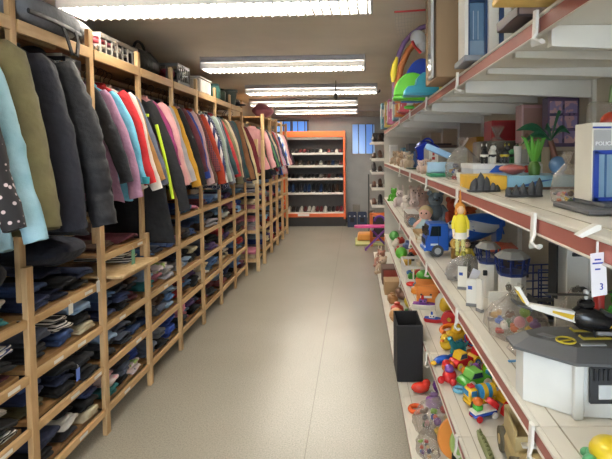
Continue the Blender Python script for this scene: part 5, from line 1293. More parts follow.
MB().ell((0, 0, .11), (.078, .078, .045), 18, 10).build('lid', SOLID('55b038', .3), t)
for s in (-1, 1): MB().tube([(.05, s * .06, .03), (.11, s * .06, .05), (.13, s * .02, .09)], [.018, .016, .012], 8).build('arm', SOLID('6a8fa0', .3), t)
for k, (x, y, c, nm, s_, r_) in enumerate(((.475, 4.09, 'd8352c', 'red', 2, .04), (.495, 3.86, 'e08a2c', 'orange', 4, .05), (.65, 3.77, 'c9322c', 'scarlet', 1, .045), (.72, 3.9, 'd9a42c', 'golden', 3, .045), (.77, 4.05, 'd8d4c8', 'white', 0, .05))):
    blob(f'{nm} toy in the heap beyond the orange wooden house', (x, y, z), r_, SOLID(c), shape=s_, rz=k)
# orange wooden box house
oh = thing('toy_toolbox', 'orange wooden box with slot and white bar on its face', 'toy box', (.585, 3.60, z), -.12)
OW = mat('d9822c', 'wood', .45, col2='c46f20', grain=(2, 2, 10))
MB().box((-.045, -.0, .075), (.16, .02, .15), .003).build('front_board', OW, oh, loc=(0, -.075, 0))
MB().box((-.045, .07, .075), (.16, .02, .15), .003).box((-.117, 0, .06), (.014, .13, .12), .002).box((.03, 0, .075), (.014, .13, .15), .002).box((-.045, 0, .008), (.16, .13, .014), .002).build('box', OW, oh)
MB().box((-.045, 0, .155), (.17, .17, .012), .003).build('top_board', OW, oh)
MB().box((-.055, -.0865, .07), (.085, .004, .016), .001).build('white_bar', WHT, oh)
for x in (-.09, -.02): MB().box((x, -.0865, .088), (.016, .003, .012)).build('slot', SOLID('2c2a2c'), oh)
blob('brown clear toy jar behind the orange wooden box', (.72, 3.62, z), .075, SOLID('8a6a3c', .2), shape=4)
boat('white toy speedboat with purple and red deck', (.505, 3.47, z), .19, WHT, PUR, -.25, cabin=PUR, fun=RED_)
jg = thing('toy_jug', 'clear toy jug with big yellow oval on its side', 'toy', (.625, 3.36, z), -.2)
MB().lathe([(.055, 0), (.065, .02), (.065, .10), (.04, .14), (.02, .15)], 18).build('jug', SOLID('d0ccbc', .15), jg)
MB().ell((.01, -.052, .075), (.045, .022, .06), 16, 10).build('yellow_oval', YEL, jg)
bo = boat('red toy tugboat with blue deck and white cabin', (.523, 3.19, z), .135, RED_, BLU_, -.3, cabin=WHT, fun=BLU_)
dw = thing('toy_clock', 'red round toy with yellow centre standing behind the tugboat', 'toy', (.61, 3.10, z), -.3)
MB().cyl((0, .02, .052), (0, -.02, .052), .052, n=26).build('disc', RED_, dw)
MB().ell((0, -.02, .052), (.014, .008, .014), 12, 8).build('centre', YEL, dw)
MB().box((0, 0, .006), (.07, .05, .012), .003).build('foot', RED_, dw)
# duck car train
dk = thing('toy_duck_car', 'yellow toy ring with orange ends, the far one by the tugboat', 'toy', (.60, 2.86, z), .2)
MB().torus((0, 0, .065), .085, .014, 26, 8, a0=-.3, a1=PI + .3).build('handle', ORA, dk)
MB().ell((0, 0, .035), (.085, .05, .035), 16, 10).build('body', YEL, dk)
for s in (-1, 1): MB().ell((s * .075, -.03, .028), (.028, .028, .028), 12, 8).build('end_ball', ORA if s < 0 else SOLID('b8a83a', .3), dk)
MB().ell((.0, -.02, .08), (.035, .035, .03), 14, 9).build('head', YEL, dk)
d2 = thing('toy_duck', 'yellow toy duck with orange beak in front of the yellow ring', 'toy duck', (.525, 2.735, z), -2.2)
MB().ell((0, 0, .035), (.05, .036, .035), 16, 10).ell((.03, 0, .075), (.028, .026, .026), 14, 9).tube([(-.04, 0, .04), (-.06, 0, .06)], [.02, .006], 8).build('body', YEL, d2)
MB().ell((.062, 0, .072), (.014, .013, .006), 10, 6).build('beak', ORA, d2)
for s in (-1, 1):
    MB().ell((.048, s * .016, .084), (.005, .004, .006), 7, 5).build('eye', SOLID('1a1a1a'), d2)
    MB().ell((-.005, s * .034, .038), (.028, .008, .018), 10, 7).build('wing', SOLID('d9a42a', .3), d2)
rb = thing('toy_ball', 'red and white toy ball with blue band near the strip', 'ball', (.675, 2.77, z))
MB().ell((0, 0, .042), (.042, .042, .042), 18, 12).build('ball', RED_, rb)
MB().torus((0, 0, .042), .041, .006, 24, 6, rot=(.5, .4, 0)).build('band', BLU_, rb)
MB().ell((.0, 0, .07), (.03, .03, .018), 14, 8).build('white_cap', WHT, rb)
dn = thing('toy_dinosaur', 'teal green toy dinosaur with raised neck on blue base', 'toy dinosaur', (.575, 2.665, z), -2.4)
MB().ell((0, 0, .045), (.05, .028, .028), 14, 9).tube([(.035, 0, .055), (.06, 0, .085), (.07, 0, .105)], [.02, .015, .013], 9).ell((.078, 0, .112), (.02, .013, .013), 10, 7).tube([(-.04, 0, .045), (-.075, 0, .035), (-.10, 0, .05)], [.02, .011, .003], 8).tube([(.02, .02, .04), (.025, .025, .005)], [.012, .011], 8).tube([(.02, -.02, .04), (.025, -.025, .005)], [.012, .011], 8).tube([(-.025, .02, .04), (-.03, .025, .005)], [.013, .011], 8).tube([(-.025, -.02, .04), (-.03, -.025, .005)], [.013, .011], 8).build('body', TEA, dn)
for k in range(5): MB().prism([(-.04 + .02 * k, .066), (-.028 + .02 * k, .085), (-.018 + .02 * k, .066)], -.003, .003, 'y').build('back_plate', SOLID('1f6f7c'), dn)
for s in (-1, 1): MB().ell((.086, s * .010, .118), (.004, .003, .004), 6, 5).build('eye', SOLID('e8e4d0'), dn)
sb = thing('toy_submarine', 'blue toy shovel with yellow tip at the shelf front', 'toy', (.465, 2.565, z), .6)
MB().ell((0, 0, .018), (.06, .028, .018), 16, 9).build('scoop', BLU_, sb)
MB().tube([(.05, 0, .018), (.10, 0, .02)], .010, 8).build('handle', BLU_, sb)
MB().ell((-.06, 0, .012), (.02, .016, .012), 10, 7).build('tip', YEL, sb)
# cars
vehicle('toy_fire_truck', 'red and yellow toy truck with orange lion head behind', (.555, 2.51, z), .12, .07, .085, RED_, YEL, -2.6, cat='toy truck', wheel=SOLID('e6d84a'))
t = thing('toy_lion', 'orange round headed toy animal beside the red and yellow truck', 'toy', (.475, 2.445, z), -2.2)
MB().ell((0, 0, .032), (.036, .034, .032), 14, 10).build('body', ORA, t)
MB().ell((.022, 0, .055), (.02, .022, .02), 12, 8).build('head', RED_, t)
vehicle('toy_car', 'yellow toy car with red roof near the price strip', (.665, 2.57, z), .11, .07, .08, YEL, RED_, -2.7, wheel=SOLID('2f6fc0'))
blob('purple round toy piece between the red truck and green car', (.615, 2.425, z), .028, PUR, shape=1)
rr = thing('toy_robot', 'red toy figure with purple face lying among the cars', 'toy', (.462, 2.345, z), -2.0)
MB().ell((0, 0, .03), (.05, .035, .03), 14, 9).ell((.045, .03, .022), (.022, .018, .018), 10, 7).ell((.045, -.03, .022), (.022, .018, .018), 10, 7).build('body', RED_, rr)
MB().ell((.0, 0, .065), (.026, .024, .022), 12, 8).build('face', PUR, rr)
vehicle('toy_car', 'bright green and white toy car, largest in the car heap', (.575, 2.30, z), .15, .085, .085, GRN, SOLID('7ac05a', .25), -2.75, wheel=SOLID('e4e2dc'))
fr_ = thing('toy_frog', 'lime green toy with blue side beside the green car', 'toy', (.68, 2.392, z), -1.8)
MB().ell((0, 0, .042), (.032, .04, .042), 14, 10).build('body', SOLID('8ad02c', .25), fr_)
for s in (-1, 1): MB().ell((.01, s * .022, .085), (.013, .012, .013), 9, 7).build('eye', SOLID('e8e6da'), fr_)
MB().box((.03, 0, .03), (.02, .05, .04), .006).build('side', SOLID('3a9ac0', .3), fr_)
vehicle('toy_plane', 'yellow ribbed toy truck with red top beside the price strip', (.735, 2.28, z), .13, .09, .09, SOLID('d9b33a', .3), RED_, -2.6, cat='toy truck')
# yellow lorry with striped load
tr = thing('toy_lorry', 'yellow toy lorry with blue and yellow striped drum', 'toy truck', (.555, 2.12, z), -2.85)
MB().box((0, 0, .026), (.14, .06, .018), .004).build('chassis', YEL, tr)
cb = MB().box((.045, 0, .062), (.052, .062, .058), .012).build('cab', YEL, tr)
MB().box((.0715, 0, .072), (.002, .046, .024)).box((.045, -.0315, .072), (.028, .002, .024)).box((.045, .0315, .072), (.028, .002, .024)).build('window', SOLID('3a8ac0', .2), cb)
MB().box((.045, 0, .096), (.03, .03, .012), .004).build('roof_light', RED_, cb)
for k in range(4): MB().cyl((.014 - .021 * k, 0, .062), (.014 - .021 * (k + 1), 0, .062), .034 - .002 * abs(k - 1), n=18).build('drum_band', SOLID('3a9ad0', .3) if k % 2 == 0 else YEL, tr)
for x in (.045, -.04):
    for s in (-1, 1):
        w_ = MB().cyl((x, s * .026, .020), (x, s * .038, .020), .020, n=16).build('wheel', SOLID('1f2226', .6), tr)
        MB().cyl((x, s * .037, .020), (x, s * .0395, .020), .010, n=10).build('hub', SOLID('4aa8d8'), w_)
MB().box((.045, .04, .03), (.02, .02, .02), .005).build('red_light', RED_, tr)
vehicle('toy_truck', 'yellow and orange toy truck behind the striped lorry', (.69, 2.14, z), .092, .07, .085, YEL, ORA, -2.6, cat='toy truck', wheel=SOLID('b8322c'))
# little train of red, blue and white
tn = thing('toy_train', 'red, blue and white toy boat on wheels with orange dome', 'toy', (.545, 2.015, z), -2.75)
MB().box((0, 0, .024), (.12, .05, .022), .008).build('hull', SOLID('2c4fae', .25), tn)
MB().box((0, 0, .038), (.126, .054, .008), .003).build('white_band', WHT, tn)
MB().box((.03, 0, .054), (.036, .036, .026), .006).build('cabin', GRN, tn)
MB().ell((.03, 0, .078), (.022, .022, .018), 14, 9).build('dome', ORA, tn)
MB().lathe([(.034, 0), (.028, .024), (.012, .03)], 16, c=(-.04, 0, .045), rot=(0, -.7, 0)).build('red_scoop', RED_, tn)
for x in (-.04, .04):
    for s in (-1, 1): MB().cyl((x, s * .022, .014), (x, s * .031, .014), .014, n=14).build('wheel', RED_ if x > 0 else WHT, tn)
um = thing('toy_umbrella', 'red ribbed toy shell beside the little boat on wheels', 'toy', (.675, 2.03, z), .3)
MB().prism([(.055 * math.sin(a), .06 * math.cos(a) * (.94 + .06 * math.cos(12 * a)) + .008) for a in [(-1.5 + 3.0 * k / 18) for k in range(19)]], -.014, .014, 'y').build('shell', RED_, um)
MB().box((0, 0, .004), (.07, .04, .008), .002).build('foot', RED_, um)
for k, (x, y, c, nm, s_) in enumerate(((.76, 2.14, 'd9762c', 'orange', 1), (.76, 2.03, '4a90c0', 'sky blue', 4), (.77, 2.40, 'e0c03c', 'yellow', 0), (.745, 2.50, 'c03a2c', 'red', 4), (.655, 2.675, 'd8742c', 'amber', 2), (.75, 2.62, '8a8a90', 'grey', 0), (.68, 2.46, 'd05a3c', 'coral', 0), (.49, 2.245, '6ab0d0', 'light blue', 2), (.56, 2.42, 'e08a2c', 'tangerine', 0))):
    blob(f'{nm} {("block", "ball", "ring", "duck", "bottle")[s_]} toy in the bright heap on the fourth shelf', (x, y, z), .03, SOLID(c, .25), shape=s_, rz=k)
# beige jeep
jp = thing('toy_jeep', 'large beige toy vehicle with open bed at the near end of the fourth shelf', 'toy car', (.675, 1.66, z), -.08)
TAN = SOLID('b8a474', .45); TANW = SOLID('a8946a', .45)
MB().box((0, .05, .05), (.26, .24, .09), .02).build('body', TAN, jp)
bd = MB().box((.0, .13, .13), (.24, .012, .09), .004).box((-.115, .05, .125), (.012, .16, .08), .004).box((.115, .05, .125), (.012, .16, .08), .004).box((0, -.03, .115), (.24, .012, .06), .004)
bd.build('bed_wall', TAN, jp)
MB().box((0, .05, .098), (.22, .15, .004)).build('bed_floor', TANW, jp)
MB().box((-.02, -.10, .085), (.20, .10, .06), .025).build('bonnet', TAN, jp)
MB().box((.03, -.152, .06), (.08, .008, .05), .002).build('grille', SOLID('8a5a44'), jp)
MB().box((-.06, -.045, .125), (.08, .035, .006)).build('white_label', SOLID('d9d6cc', .6), jp)
for x in (-.125, .125):
    for y in (-.07, .12):
        w_ = MB().cyl((x - .015, y, .045), (x + .015, y, .045), .045, n=20).build('wheel', SOLID('5a5444', .7), jp)
        MB().cyl((x - .018, y, .045), (x + .018, y, .045), .018, n=12).build('hub', TAN, w_)
cr_ = thing('toy_crocodile', 'dull green ridged toy strip lying beside the beige vehicle', 'toy', (.49, 1.80, z), .0)
MB().tube([(0, .09, .014), (0, .03, .018), (0, -.06, .018), (0, -.16, .014)], [.008, .017, .017, .009], 8).build('body', SOLID('7a8050', .5), cr_)
for k in range(9): MB().prism([(-.008, .03), (0, .044), (.008, .03)], -.14 + .024 * k, -.128 + .024 * k, 'y').build('ridge', SOLID('666c42', .5), cr_)

# ------------------------------------------------------------------ base shelf
z = ZBAS + .001
bn = thing('storage_bin', 'tall open black fabric bin standing on the base shelf', 'bin', (.325, 3.0, z + .002))
BB = mat('1c1c1f', 'plain', .8, scale=8)
w_, l_, h_ = .15, .27, .345
q = MB()
q.box((0, -l_ / 2, h_ / 2), (w_, .008, h_), .002).box((0, l_ / 2, h_ / 2), (w_, .008, h_), .002).box((-w_ / 2, 0, h_ / 2), (.008, l_, h_), .002).box((w_ / 2, 0, h_ / 2), (.008, l_, h_), .002).box((0, 0, .006), (w_, l_, .01))
q.build('body', BB, bn)
MB().tube([(-w_ / 2, -l_ / 2, h_), (w_ / 2, -l_ / 2, h_), (w_ / 2, l_ / 2, h_), (-w_ / 2, l_ / 2, h_), (-w_ / 2, -l_ / 2, h_)], .006, 6).build('rim', SOLID('26262a', .7), bn)
NB = [(.37, 2.735, 'd03a2c', 'red', 3, .05), (.49, 2.72, '6a3a8a', 'purple', 1, .05), (.425, 2.585, '7a4a9c', 'violet', 4, .05), (.55, 2.63, 'c0502c', 'rust', 0, .05), (.32, 2.535, 'e0602c', 'orange red', 2, .042)]
for k, (x, y, c, nm, s_, r_) in enumerate(NB): blob(f'{nm} toy on the base shelf just before the black bin', (x, y, z), r_, SOLID(c, .25), shape=s_, rz=k)
bag('clear bag of mixed toys on the base shelf before the black bin', (.40, 2.38, z), (.22, .24, .17), .3, seed=41)
stuffing('the clear bag on the base shelf', .40, 2.38, z, .20, .22, .17, 16, 3)
bag('smaller clear bag with grey and blue toys nearest on the base shelf', (.328, 2.17, z), (.10, .16, .15), 0, seed=47)
stuffing('the smaller clear bag on the base shelf', .328, 2.17, z, .11, .16, .15, 12, 6)
rk = thing('toy_bat', 'round orange and pale green toy bat leaning on the base shelf', 'toy', (.465, 2.10, z + .006), .2)
rk.scale = (.92, .92, .92)
MB().cyl((0, .01, .10), (0, .03, .10), .10, n=30).build('orange_disc', SOLID('d98a3c', .5), rk, rot=(-.25, 0, 0))
MB().cyl((.03, -.035, .085), (.03, -.015, .085), .085, n=30).build('green_disc', SOLID('9cb86a', .5), rk, rot=(-.25, 0, 0))
MB().prism([(-.06, 0), (-.045, .075), (-.03, .08), (-.02, 0)], -.03, -.024, 'y').build('black_edge', SOLID('1a1a1a'), rk, rot=(-.25, 0, 0))
# beyond the bin
FB = [(.33, 3.42, '8a6a4a', 'brown', 0, .06), (.465, 3.47, 'c9a25c', 'sand', 4, .06), (.35, 3.65, 'd8b868', 'straw', 2, .06), (.49, 3.7, 'b8402c', 'red', 3, .06), (.33, 3.9, 'd0a070', 'peach', 1, .06), (.43, 3.98, '4a8a4a', 'green', 0, .06), (.36, 4.16, 'c84a3a', 'coral', 4, .06), (.49, 4.26, 'd8c03c', 'yellow', 1, .06), (.34, 4.42, 'a8784a', 'caramel', 0, .07), (.45, 4.5, '7a5a4a', 'cocoa', 3, .07)]
for k, (x, y, c, nm, s_, r_) in enumerate(FB): blob(f'{nm} toy on the base shelf beyond the black bin', (x, y, z), r_, SOLID(c, .3), shape=s_, rz=k)
carton('carton', 'brown open carton on the far base shelf', 'carton', (.36, 4.76, z), (.16, .2, .13), SOLID('9a7a54', .6))
carton('carton', 'dark brown toy chest on the base shelf past the carton', 'carton', (.38, 5.15, z), (.2, .24, .17), SOLID('5a3a2c', .5), panel=SOLID('8a3a2c'))
FD = [(.315, 5.5, .21, 'c0a890', 'beige soft toy sitting on the far base shelf', 'round'), (.315, 5.85, .21, 'a87a6a', 'brown pink soft toy sitting on the far base shelf', 'round'), (.315, 6.25, .15, 'd0c0b0', 'cream soft toy at the end of the base shelf', 'long')]
for x, y, h, c, lab, e in FD: plush(lab, (x, y, z), h, mat(c, 'cloth', .9), rz=-2.2, ears=e)

# ------------------------------------------------------------------ top shelf
z = ZTOP + .0095
ty = thing('wooden_tray', 'pale yellow wooden crate overhanging the near end of the top shelf', 'crate', (.50, .93, z))
YW = mat('d9b96a', 'wood', .5, col2='c8a556', grain=(2, 10, 10))
MB().box((0, 0, .008), (.40, .26, .014), .002).build('bottom', YW, ty)
for s in (-1, 1):
    MB().box((0, s * .125, .07), (.40, .014, .11), .003).build('side_board', YW, ty)
    MB().box((s * .193, 0, .07), (.014, .234, .11), .003).build('end_board', mat('b8875c', 'wood', .5, col2='a67448'), ty)
fb = thing('picture_frame', 'small dark frame lying under the yellow crate edge', 'frame', (.445, 1.2, z))
MB().box((0, 0, .013), (.14, .16, .026), .002).build('frame', SOLID('3a2c30', .5), fb)
MB().box((0, 0, .0265), (.11, .13, .002)).build('picture', SOLID('a89c98', .3), fb)
MB().box((0, -.0805, .013), (.13, .001, .016)).build('edge_strip', SOLID('8a7a78', .4), fb)
# blue glazed toy house
hs = thing('toy_house', 'tall white toy tower with dark blue glazed door, on the top shelf', 'toy building', (.462, 1.74, z))
hs.scale = (.66, 1, 1)
MB().box((-.05, -.0, .010), (.16, .17, .020), .003).build('base', SOLID('7a7f88', .4), hs)
for x, w in ((-.105, .022), (.04, .055), (.115, .04)): MB().box((x, .01, .17), (w, .10, .30), .002).build('pillar', SOLID('dfddd6', .35), hs)
NB_ = SOLID('26406c', .3)
fr2 = MB().box((-.088, 0, .16), (.010, .05, .28)).box((.008, 0, .16), (.010, .05, .28)).box((-.04, 0, .025), (.10, .05, .010)).box((-.04, 0, .225), (.10, .05, .010)).build('door', NB_, hs)
MB().box((-.04, .004, .13), (.09, .01, .20)).build('glass', SOLID('5f7f9c', .08), fr2)
MB().box((-.04, -.003, .06), (.086, .006, .05)).build('lower_panel', SOLID('7f97ad', .2), fr2)
for x in (-.055, -.03): MB().box((x, -.002, .14), (.003, .008, .10)).build('glazing_bar', SOLID('b8c8d8', .2), fr2)
MB().box((-.04, .0, .29), (.09, .06, .06), .003).build('upper_window', NB_, hs)
MB().box((.083, 0, .16), (.024, .08, .28), .002).build('blue_pillar', NB_, hs)
yc = thing('toy_lamp', 'black toy lamp arm beside the cardboard box top', 'toy', (.45, 1.88, z))
MB().cyl((0, 0, 0), (0, 0, .26), .006, n=8).build('stem', DK, yc)
MB().ell((-.02, 0, .26), (.03, .014, .012), 10, 7).build('arm', DK, yc)
MB().box((.03, 0, .275), (.03, .02, .018), .004).build('yellow_block', YEL, yc)
# cardboard box jutting over the aisle
cbx = thing('cardboard_box', 'large brown cardboard box jutting out over the edge of top shelf', 'cardboard box', (.457, 2.16, z), .0)
CB = mat('92785a', 'plain', .8, col2='8a6a46', scale=.4)
MB().box((0, 0, .20), (.235, .30, .40), .003).build('body', CB, cbx)
MB().box((0, -.1512, .20), (.006, .001, .39)).build('seam_tape', mat('86704f', 'plain', .4), cbx)
FAINT = SOLID('75603f', .7)
q = MB().torus((0, 0, 0), .014, .0014, 18, 5, rot=(PI / 2, 0, 0)).box((-.03, 0, -.06), (.002, .001, .10)).box((0, 0, -.06), (.002, .001, .10)).box((-.015, 0, -.11), (.03, .001, .002)).box((-.015, 0, -.06), (.03, .001, .002)).box((-.015, 0, -.035), (.03, .001, .002))
q.build('faint_print', FAINT, cbx, loc=(.03, -.1515, .24))
MB().box((0, 0, .4008), (.23, .295, .0015)).build('flap', CB, cbx)
mf = thing('mirror', 'narrow metal edged mirror standing beside the cardboard box', 'mirror', (.332, 2.06, z + .0))
MB().box((-.006, 0, .24), (.012, .09, .48), .003).build('frame', mat('b4b4b2', 'plain', .35), mf)
MB().box((-.0125, 0, .24), (.001, .07, .45)).build('glass', mat('c8ccd0', 'plain', .05, metal=.9), mf)
# baby gym arches
ga = thing('baby_gym', 'purple, orange and yellow arched baby gym on the top shelf', 'baby gym', (.37, 3.2, z), .0)
def arch(R_, r, x0, m, nm, a0=0, a1=PI, y=0, sz=1.0):
    pts = [(x0 + R_ * math.cos(a0 + (a1 - a0) * i / 18), y, .02 + sz * R_ * math.sin(a0 + (a1 - a0) * i / 18)) for i in range(19)]
    return MB().tube(pts, r, 10, flat=1.6).build(nm, m, ga)
def strip(pix, r, m, nm, y):
    """a padded strip through points sighted on the plane y, mirrored to the far foot"""
    pts = [ony(px, py, y) - Vector((.37, 3.2, z)) for px, py in pix]
    top = pts[-1]; far = [Vector((2 * (top.x + .01) - p.x, p.y, p.z)) for p in reversed(pts)]
    MB().tube(pts + far, r, 10, flat=1.6).build(nm, m, ga)
strip([(395, 104), (394.5, 88), (396, 68), (399, 54), (404, 43), (412, 34), (421, 28), (428, 25.5)], .017, SOLID('8a6a9c', .5), 'purple_arch', 3.26)
strip([(398, 103), (397, 86), (401, 67), (408, 51), (417, 41), (426, 37)], .021, SOLID('c8743a', .5), 'orange_arch', 3.18)
MB().tube([ony(px, py, 3.09) - Vector((.37, 3.2, z)) for px, py in ((393, 82), (393.5, 74), (395, 65), (397, 57))], [.010, .02, .018, .008], 10, flat=.8).build('yellow_strip', SOLID('d9c42c', .4), ga)
MB().ell(ony(418, 38, 3.1) - Vector((.37, 3.2, z)), (.05, .02, .05), 14, 9).ell(ony(422, 46, 3.1) - Vector((.37, 3.2, z)), (.035, .018, .05), 12, 8).build('white_toy', SOLID('d6d2ce', .4), ga)
MB().tube([ony(px, py, 3.07) - Vector((.37, 3.2, z)) for px, py in ((412, 41), (415, 47), (421, 53))], .010, 7).build('red_trim', SOLID('b83030', .4), ga)
bdsc = thing('toy_disc', 'royal blue half round toy with yellow dot, under the arches', 'toy', (.42, 3.02, z))
MB().prism([(.13 * math.cos(a), .27 * math.sin(a)) for a in [PI * .42 + PI * .58 * k / 14 for k in range(15)]] + [(.03, 0)], -.02, .02, 'y').build('disc', SOLID('1d3fa6', .3), bdsc)
MB().cyl((-.065, -.02, .15), (-.065, -.024, .15), .013, n=14).build('yellow_dot', SOLID('e0c03c'), bdsc)
sp = thing('spotted_cushion', 'grey and white spotted fabric tube leaning against the cardboard box', 'cushion', (.46, 2.79, z))
MB().tube([(-.03, 0, .02), (-.005, 0, .16), (.02, 0, .30), (.025, 0, .38)], [.03, .04, .036, .02], 12).jitter(.006, 20, 2).build('cover', mat('c8c6c4', 'dots', .8, col2='6a6a72', scale=2.5), sp)
tc_ = thing('toy_cloud', 'turquoise stepped toy cloud overhanging the top shelf', 'toy', (.395, 2.68, z))
MB().prism([(-.12, 0), (-.12, .03), (-.105, .05), (-.06, .055), (-.05, .10), (-.02, .125), (.02, .12), (.035, .085), (.07, .07), (.09, .045), (.09, 0)], -.05, .05, 'y').build('body', SOLID('2f9ab4', .35), tc_, bev=.006)
MB().box((-.015, 0, .006), (.22, .11, .014), .004).build('rim', SOLID('2788a4', .35), tc_)
gh = thing('toy_hill', 'bright green half round toy hill at the shelf edge', 'toy', (.345, 2.91, z))
MB().prism([(.11 * math.cos(a), .135 * math.sin(a) + .03) for a in [PI * k / 16 for k in range(17)]], -.03, .03, 'y').build('hill', SOLID('63c22c', .35), gh, bev=.006)
MB().box((.01, 0, .013), (.25, .10, .024), .008).build('base', SOLID('55b024', .35), gh)
for k, (x, c) in enumerate(((.45, 'd8c83a'), (.475, '3a3a3c'), (.50, 'd8d4cc'))): one(MB().torus((0, 0, .03), .02, .010, 16, 8, rot=(0, PI / 2, 0)), 'toy_ring', f'{("yellow", "black", "white")[k]} ring of the little striped toy under the turquoise cloud', 'toy', SOLID(c), (x, 2.50, z))
rd = thing('toy_net', 'thin red rod with fine net lying across the arches', 'toy net', (.40, 3.02, 2.40))
MB().cyl((-.15, 0, .02), (.12, 0, .036), .006, n=8).build('rod', SOLID('b83a34', .4), rd)
q = MB()
for k in range(7): q.tube([(-.145 + .02 * k, 0, .018), (-.142 + .019 * k, 0, -.06), (-.13 + .017 * k, 0, -.13)], .0007, 4)
for k in range(6): q.tube([(-.145 + .003 * k, 0, -.005 - .022 * k), (-.02 - .008 * k, 0, .005 - .022 * k)], .0007, 4)
tag(q.build('net', SOLID('c8c4bc', .6), rd), kind=None)
FT = [(.40, 3.75, .11, .16, .22, 'c8505a', 'e0b84a', 'pink and yellow printed packet at the far top shelf edge'), (.42, 4.2, .14, .14, .18, 'd8803c', 'c8a85a', 'orange printed packet far along the top shelf'), (.45, 4.7, .16, .2, .24, '7fa0b0', 'c8c8b8', 'pale blue carton far along the top shelf'), (.43, 5.3, .14, .2, .26, 'c06a8a', 'd8b0b8', 'pink carton far along the top shelf'), (.44, 5.9, .15, .2, .30, 'd0b848', 'b85a4a', 'yellow carton at the far end of the top shelf'), (.42, 6.45, .14, .2, .34, '5a8a9a', '9ac0c0', 'teal carton last on the top shelf')]
for x, y, w, l, h, c, c2, lab in FT: carton('carton', lab, 'carton', (x, y, z), (w, l, h), SOLID(c, .5), panel=mat(c, 'blotch', .4, col2=c2, col3='d8d4c8', scale=1.4), side=mat(c2, 'blotch', .4, col2=c, col3='e0dcd0', scale=1.2))
for k, (x, y, c, nm, s_) in enumerate(((.39, 3.45, '5ab83a', 'lime', 2), (.45, 3.52, 'c87a3a', 'amber', 3), (.40, 3.98, 'd84a4a', 'red', 1))): blob(f'{nm} little toy near the edge of the far top shelf', (x, y, z), .035, SOLID(c), shape=s_)
# ------------------------------------------------------------------ orange shoe rack at the end of the aisle
OX0, OX1, OY, OD, OH = -1.52, -.205, 10.12, .44, 2.02
orr = thing('shoe_rack', 'large orange framed shoe rack with white shelves at the aisle end', 'shoe rack', ((OX0 + OX1) / 2, OY, 0))
oo = ((OX0 + OX1) / 2, OY, 0)
OR = SOLID('d8622c', .4); WS = SOLID('e2ddd2', .45)
def Q(mb, nm, m, par=None): return P(mb, nm, m, par or orr, oo)
cx, ww = (OX0 + OX1) / 2, OX1 - OX0
Q(MB().box((cx, OY + OD, 1.0), (ww - .02, .02, 1.94)), 'back_panel', mat('6e6c6a', 'plain', .7))
for s in (-1, 1): Q(MB().box((cx + s * (ww / 2 - .022), OY + OD / 2 + .005, 1.07), (.044, OD, 1.84), .003), 'side_panel', OR)
Q(MB().box((cx, OY + .02, 1.95), (ww, .05, .12), .004), 'header', OR)
Q(MB().box((cx, OY + .05, 1.865), (ww - .09, .04, .05)), 'header_lining', WS)
Q(MB().box((cx, OY + OD / 2, 2.0), (ww, OD, .03), .003), 'top_panel', OR)
Q(MB().box((cx, OY + .01, .235), (ww, .04, .075), .004), 'bottom_rail', OR)
Q(MB().box((cx, OY + OD / 2, .10), (ww - .02, OD - .03, .195)), 'plinth', SOLID('2a2826', .6))
OS = [.30, .715, 1.02, 1.29, 1.555]
for zz in OS:
    Q(MB().box((cx, OY + OD / 2 + .01, zz - .012), (ww - .095, OD - .03, .022), .002), 'shelf', WS)
    Q(MB().box((cx, OY + .012, zz - .016), (ww - .095, .012, .045), .002), 'shelf_lip', WS)
Q(MB().box((OX0 + .42, OY - .012, .245), (.24, .003, .05)), 'paper_sign', SOLID('e0ded8', .6))
SH = ['1c1c1f', '2a2628', '4a3428', '24304a', '6a2a2c', '16161a', '8a8682', '3a2a22', '202024', 'c9c4ba', '2a2a30', '5a5450', '28406a', '1a1a1c', '7a3a3a', '33302e']
rs = random.Random(5)
SNAME = {'1c1c1f': 'black', '2a2628': 'dark', '4a3428': 'brown', '24304a': 'navy', '6a2a2c': 'dark red', '16161a': 'jet black', '8a8682': 'grey', '3a2a22': 'dark brown', '202024': 'charcoal', 'c9c4ba': 'pale', '2a2a30': 'slate black', '5a5450': 'taupe', '28406a': 'blue', '1a1a1c': 'plain black', '7a3a3a': 'russet', '33302e': 'sooty'}
for l, zz in enumerate(OS):
    n = 14; hg = (.52, .85, .42, .5, .42)[l]
    for k in range(n):
        x = OX0 + .10 + (OX1 - OX0 - .20) * k / (n - 1)
        c = rs.choice(SH) if l != 0 else rs.choice(['8a3040', 'c9c4ba', '2a2628', '6a2a2c', 'd8d2c8', '33302e'])
        if l == 1: c = ('24304a', '28406a', '1c1c1f', '2a2a30')[k % 4] if k < 8 else rs.choice(SH)
        nm = SNAME.get(c) or {'8a3040': 'wine red', 'd8d2c8': 'white'}[c]
        shoe(f'{nm} shoe, {NTH[k]} from the left on the {("lowest", "second", "third", "fourth", "topmost")[l]} shelf of the orange rack', (x, OY + .17, zz + .001), .205, mat(c, 'plain', .45), mat('d8d4cc' if k % 3 == 0 else '2a2826', 'plain', .6), rz=-PI / 2 + rs.uniform(-.025, .025), group=None, hgt=hg)
# two dark crates on the floor right of the rack
for k, (x, c) in enumerate(((-.07, '232d4a'), (.14, '263450'))):
    t = thing('floor_crate', f'{("first", "second")[k]} dark blue crate on the floor right of the orange rack', 'crate', (x, 10.1, 0))
    q = MB().box((0, 0, .01), (.19, .22, .02))
    for s in (-1, 1): q.box((s * .09, 0, .15), (.012, .22, .29)).box((0, s * .105, .15), (.19, .012, .29))
    q.build('body', SOLID(c, .5), t)
    MB().box((0, -.114, .15), (.09, .006, .10), .002).build('opening', SOLID('0f1218', .6), t)
    for dx in (-.05, .05): MB().cyl((dx, -.112, .23), (dx, -.118, .23), .016, n=10).build('white_spot', SOLID('c8c8c4'), t)
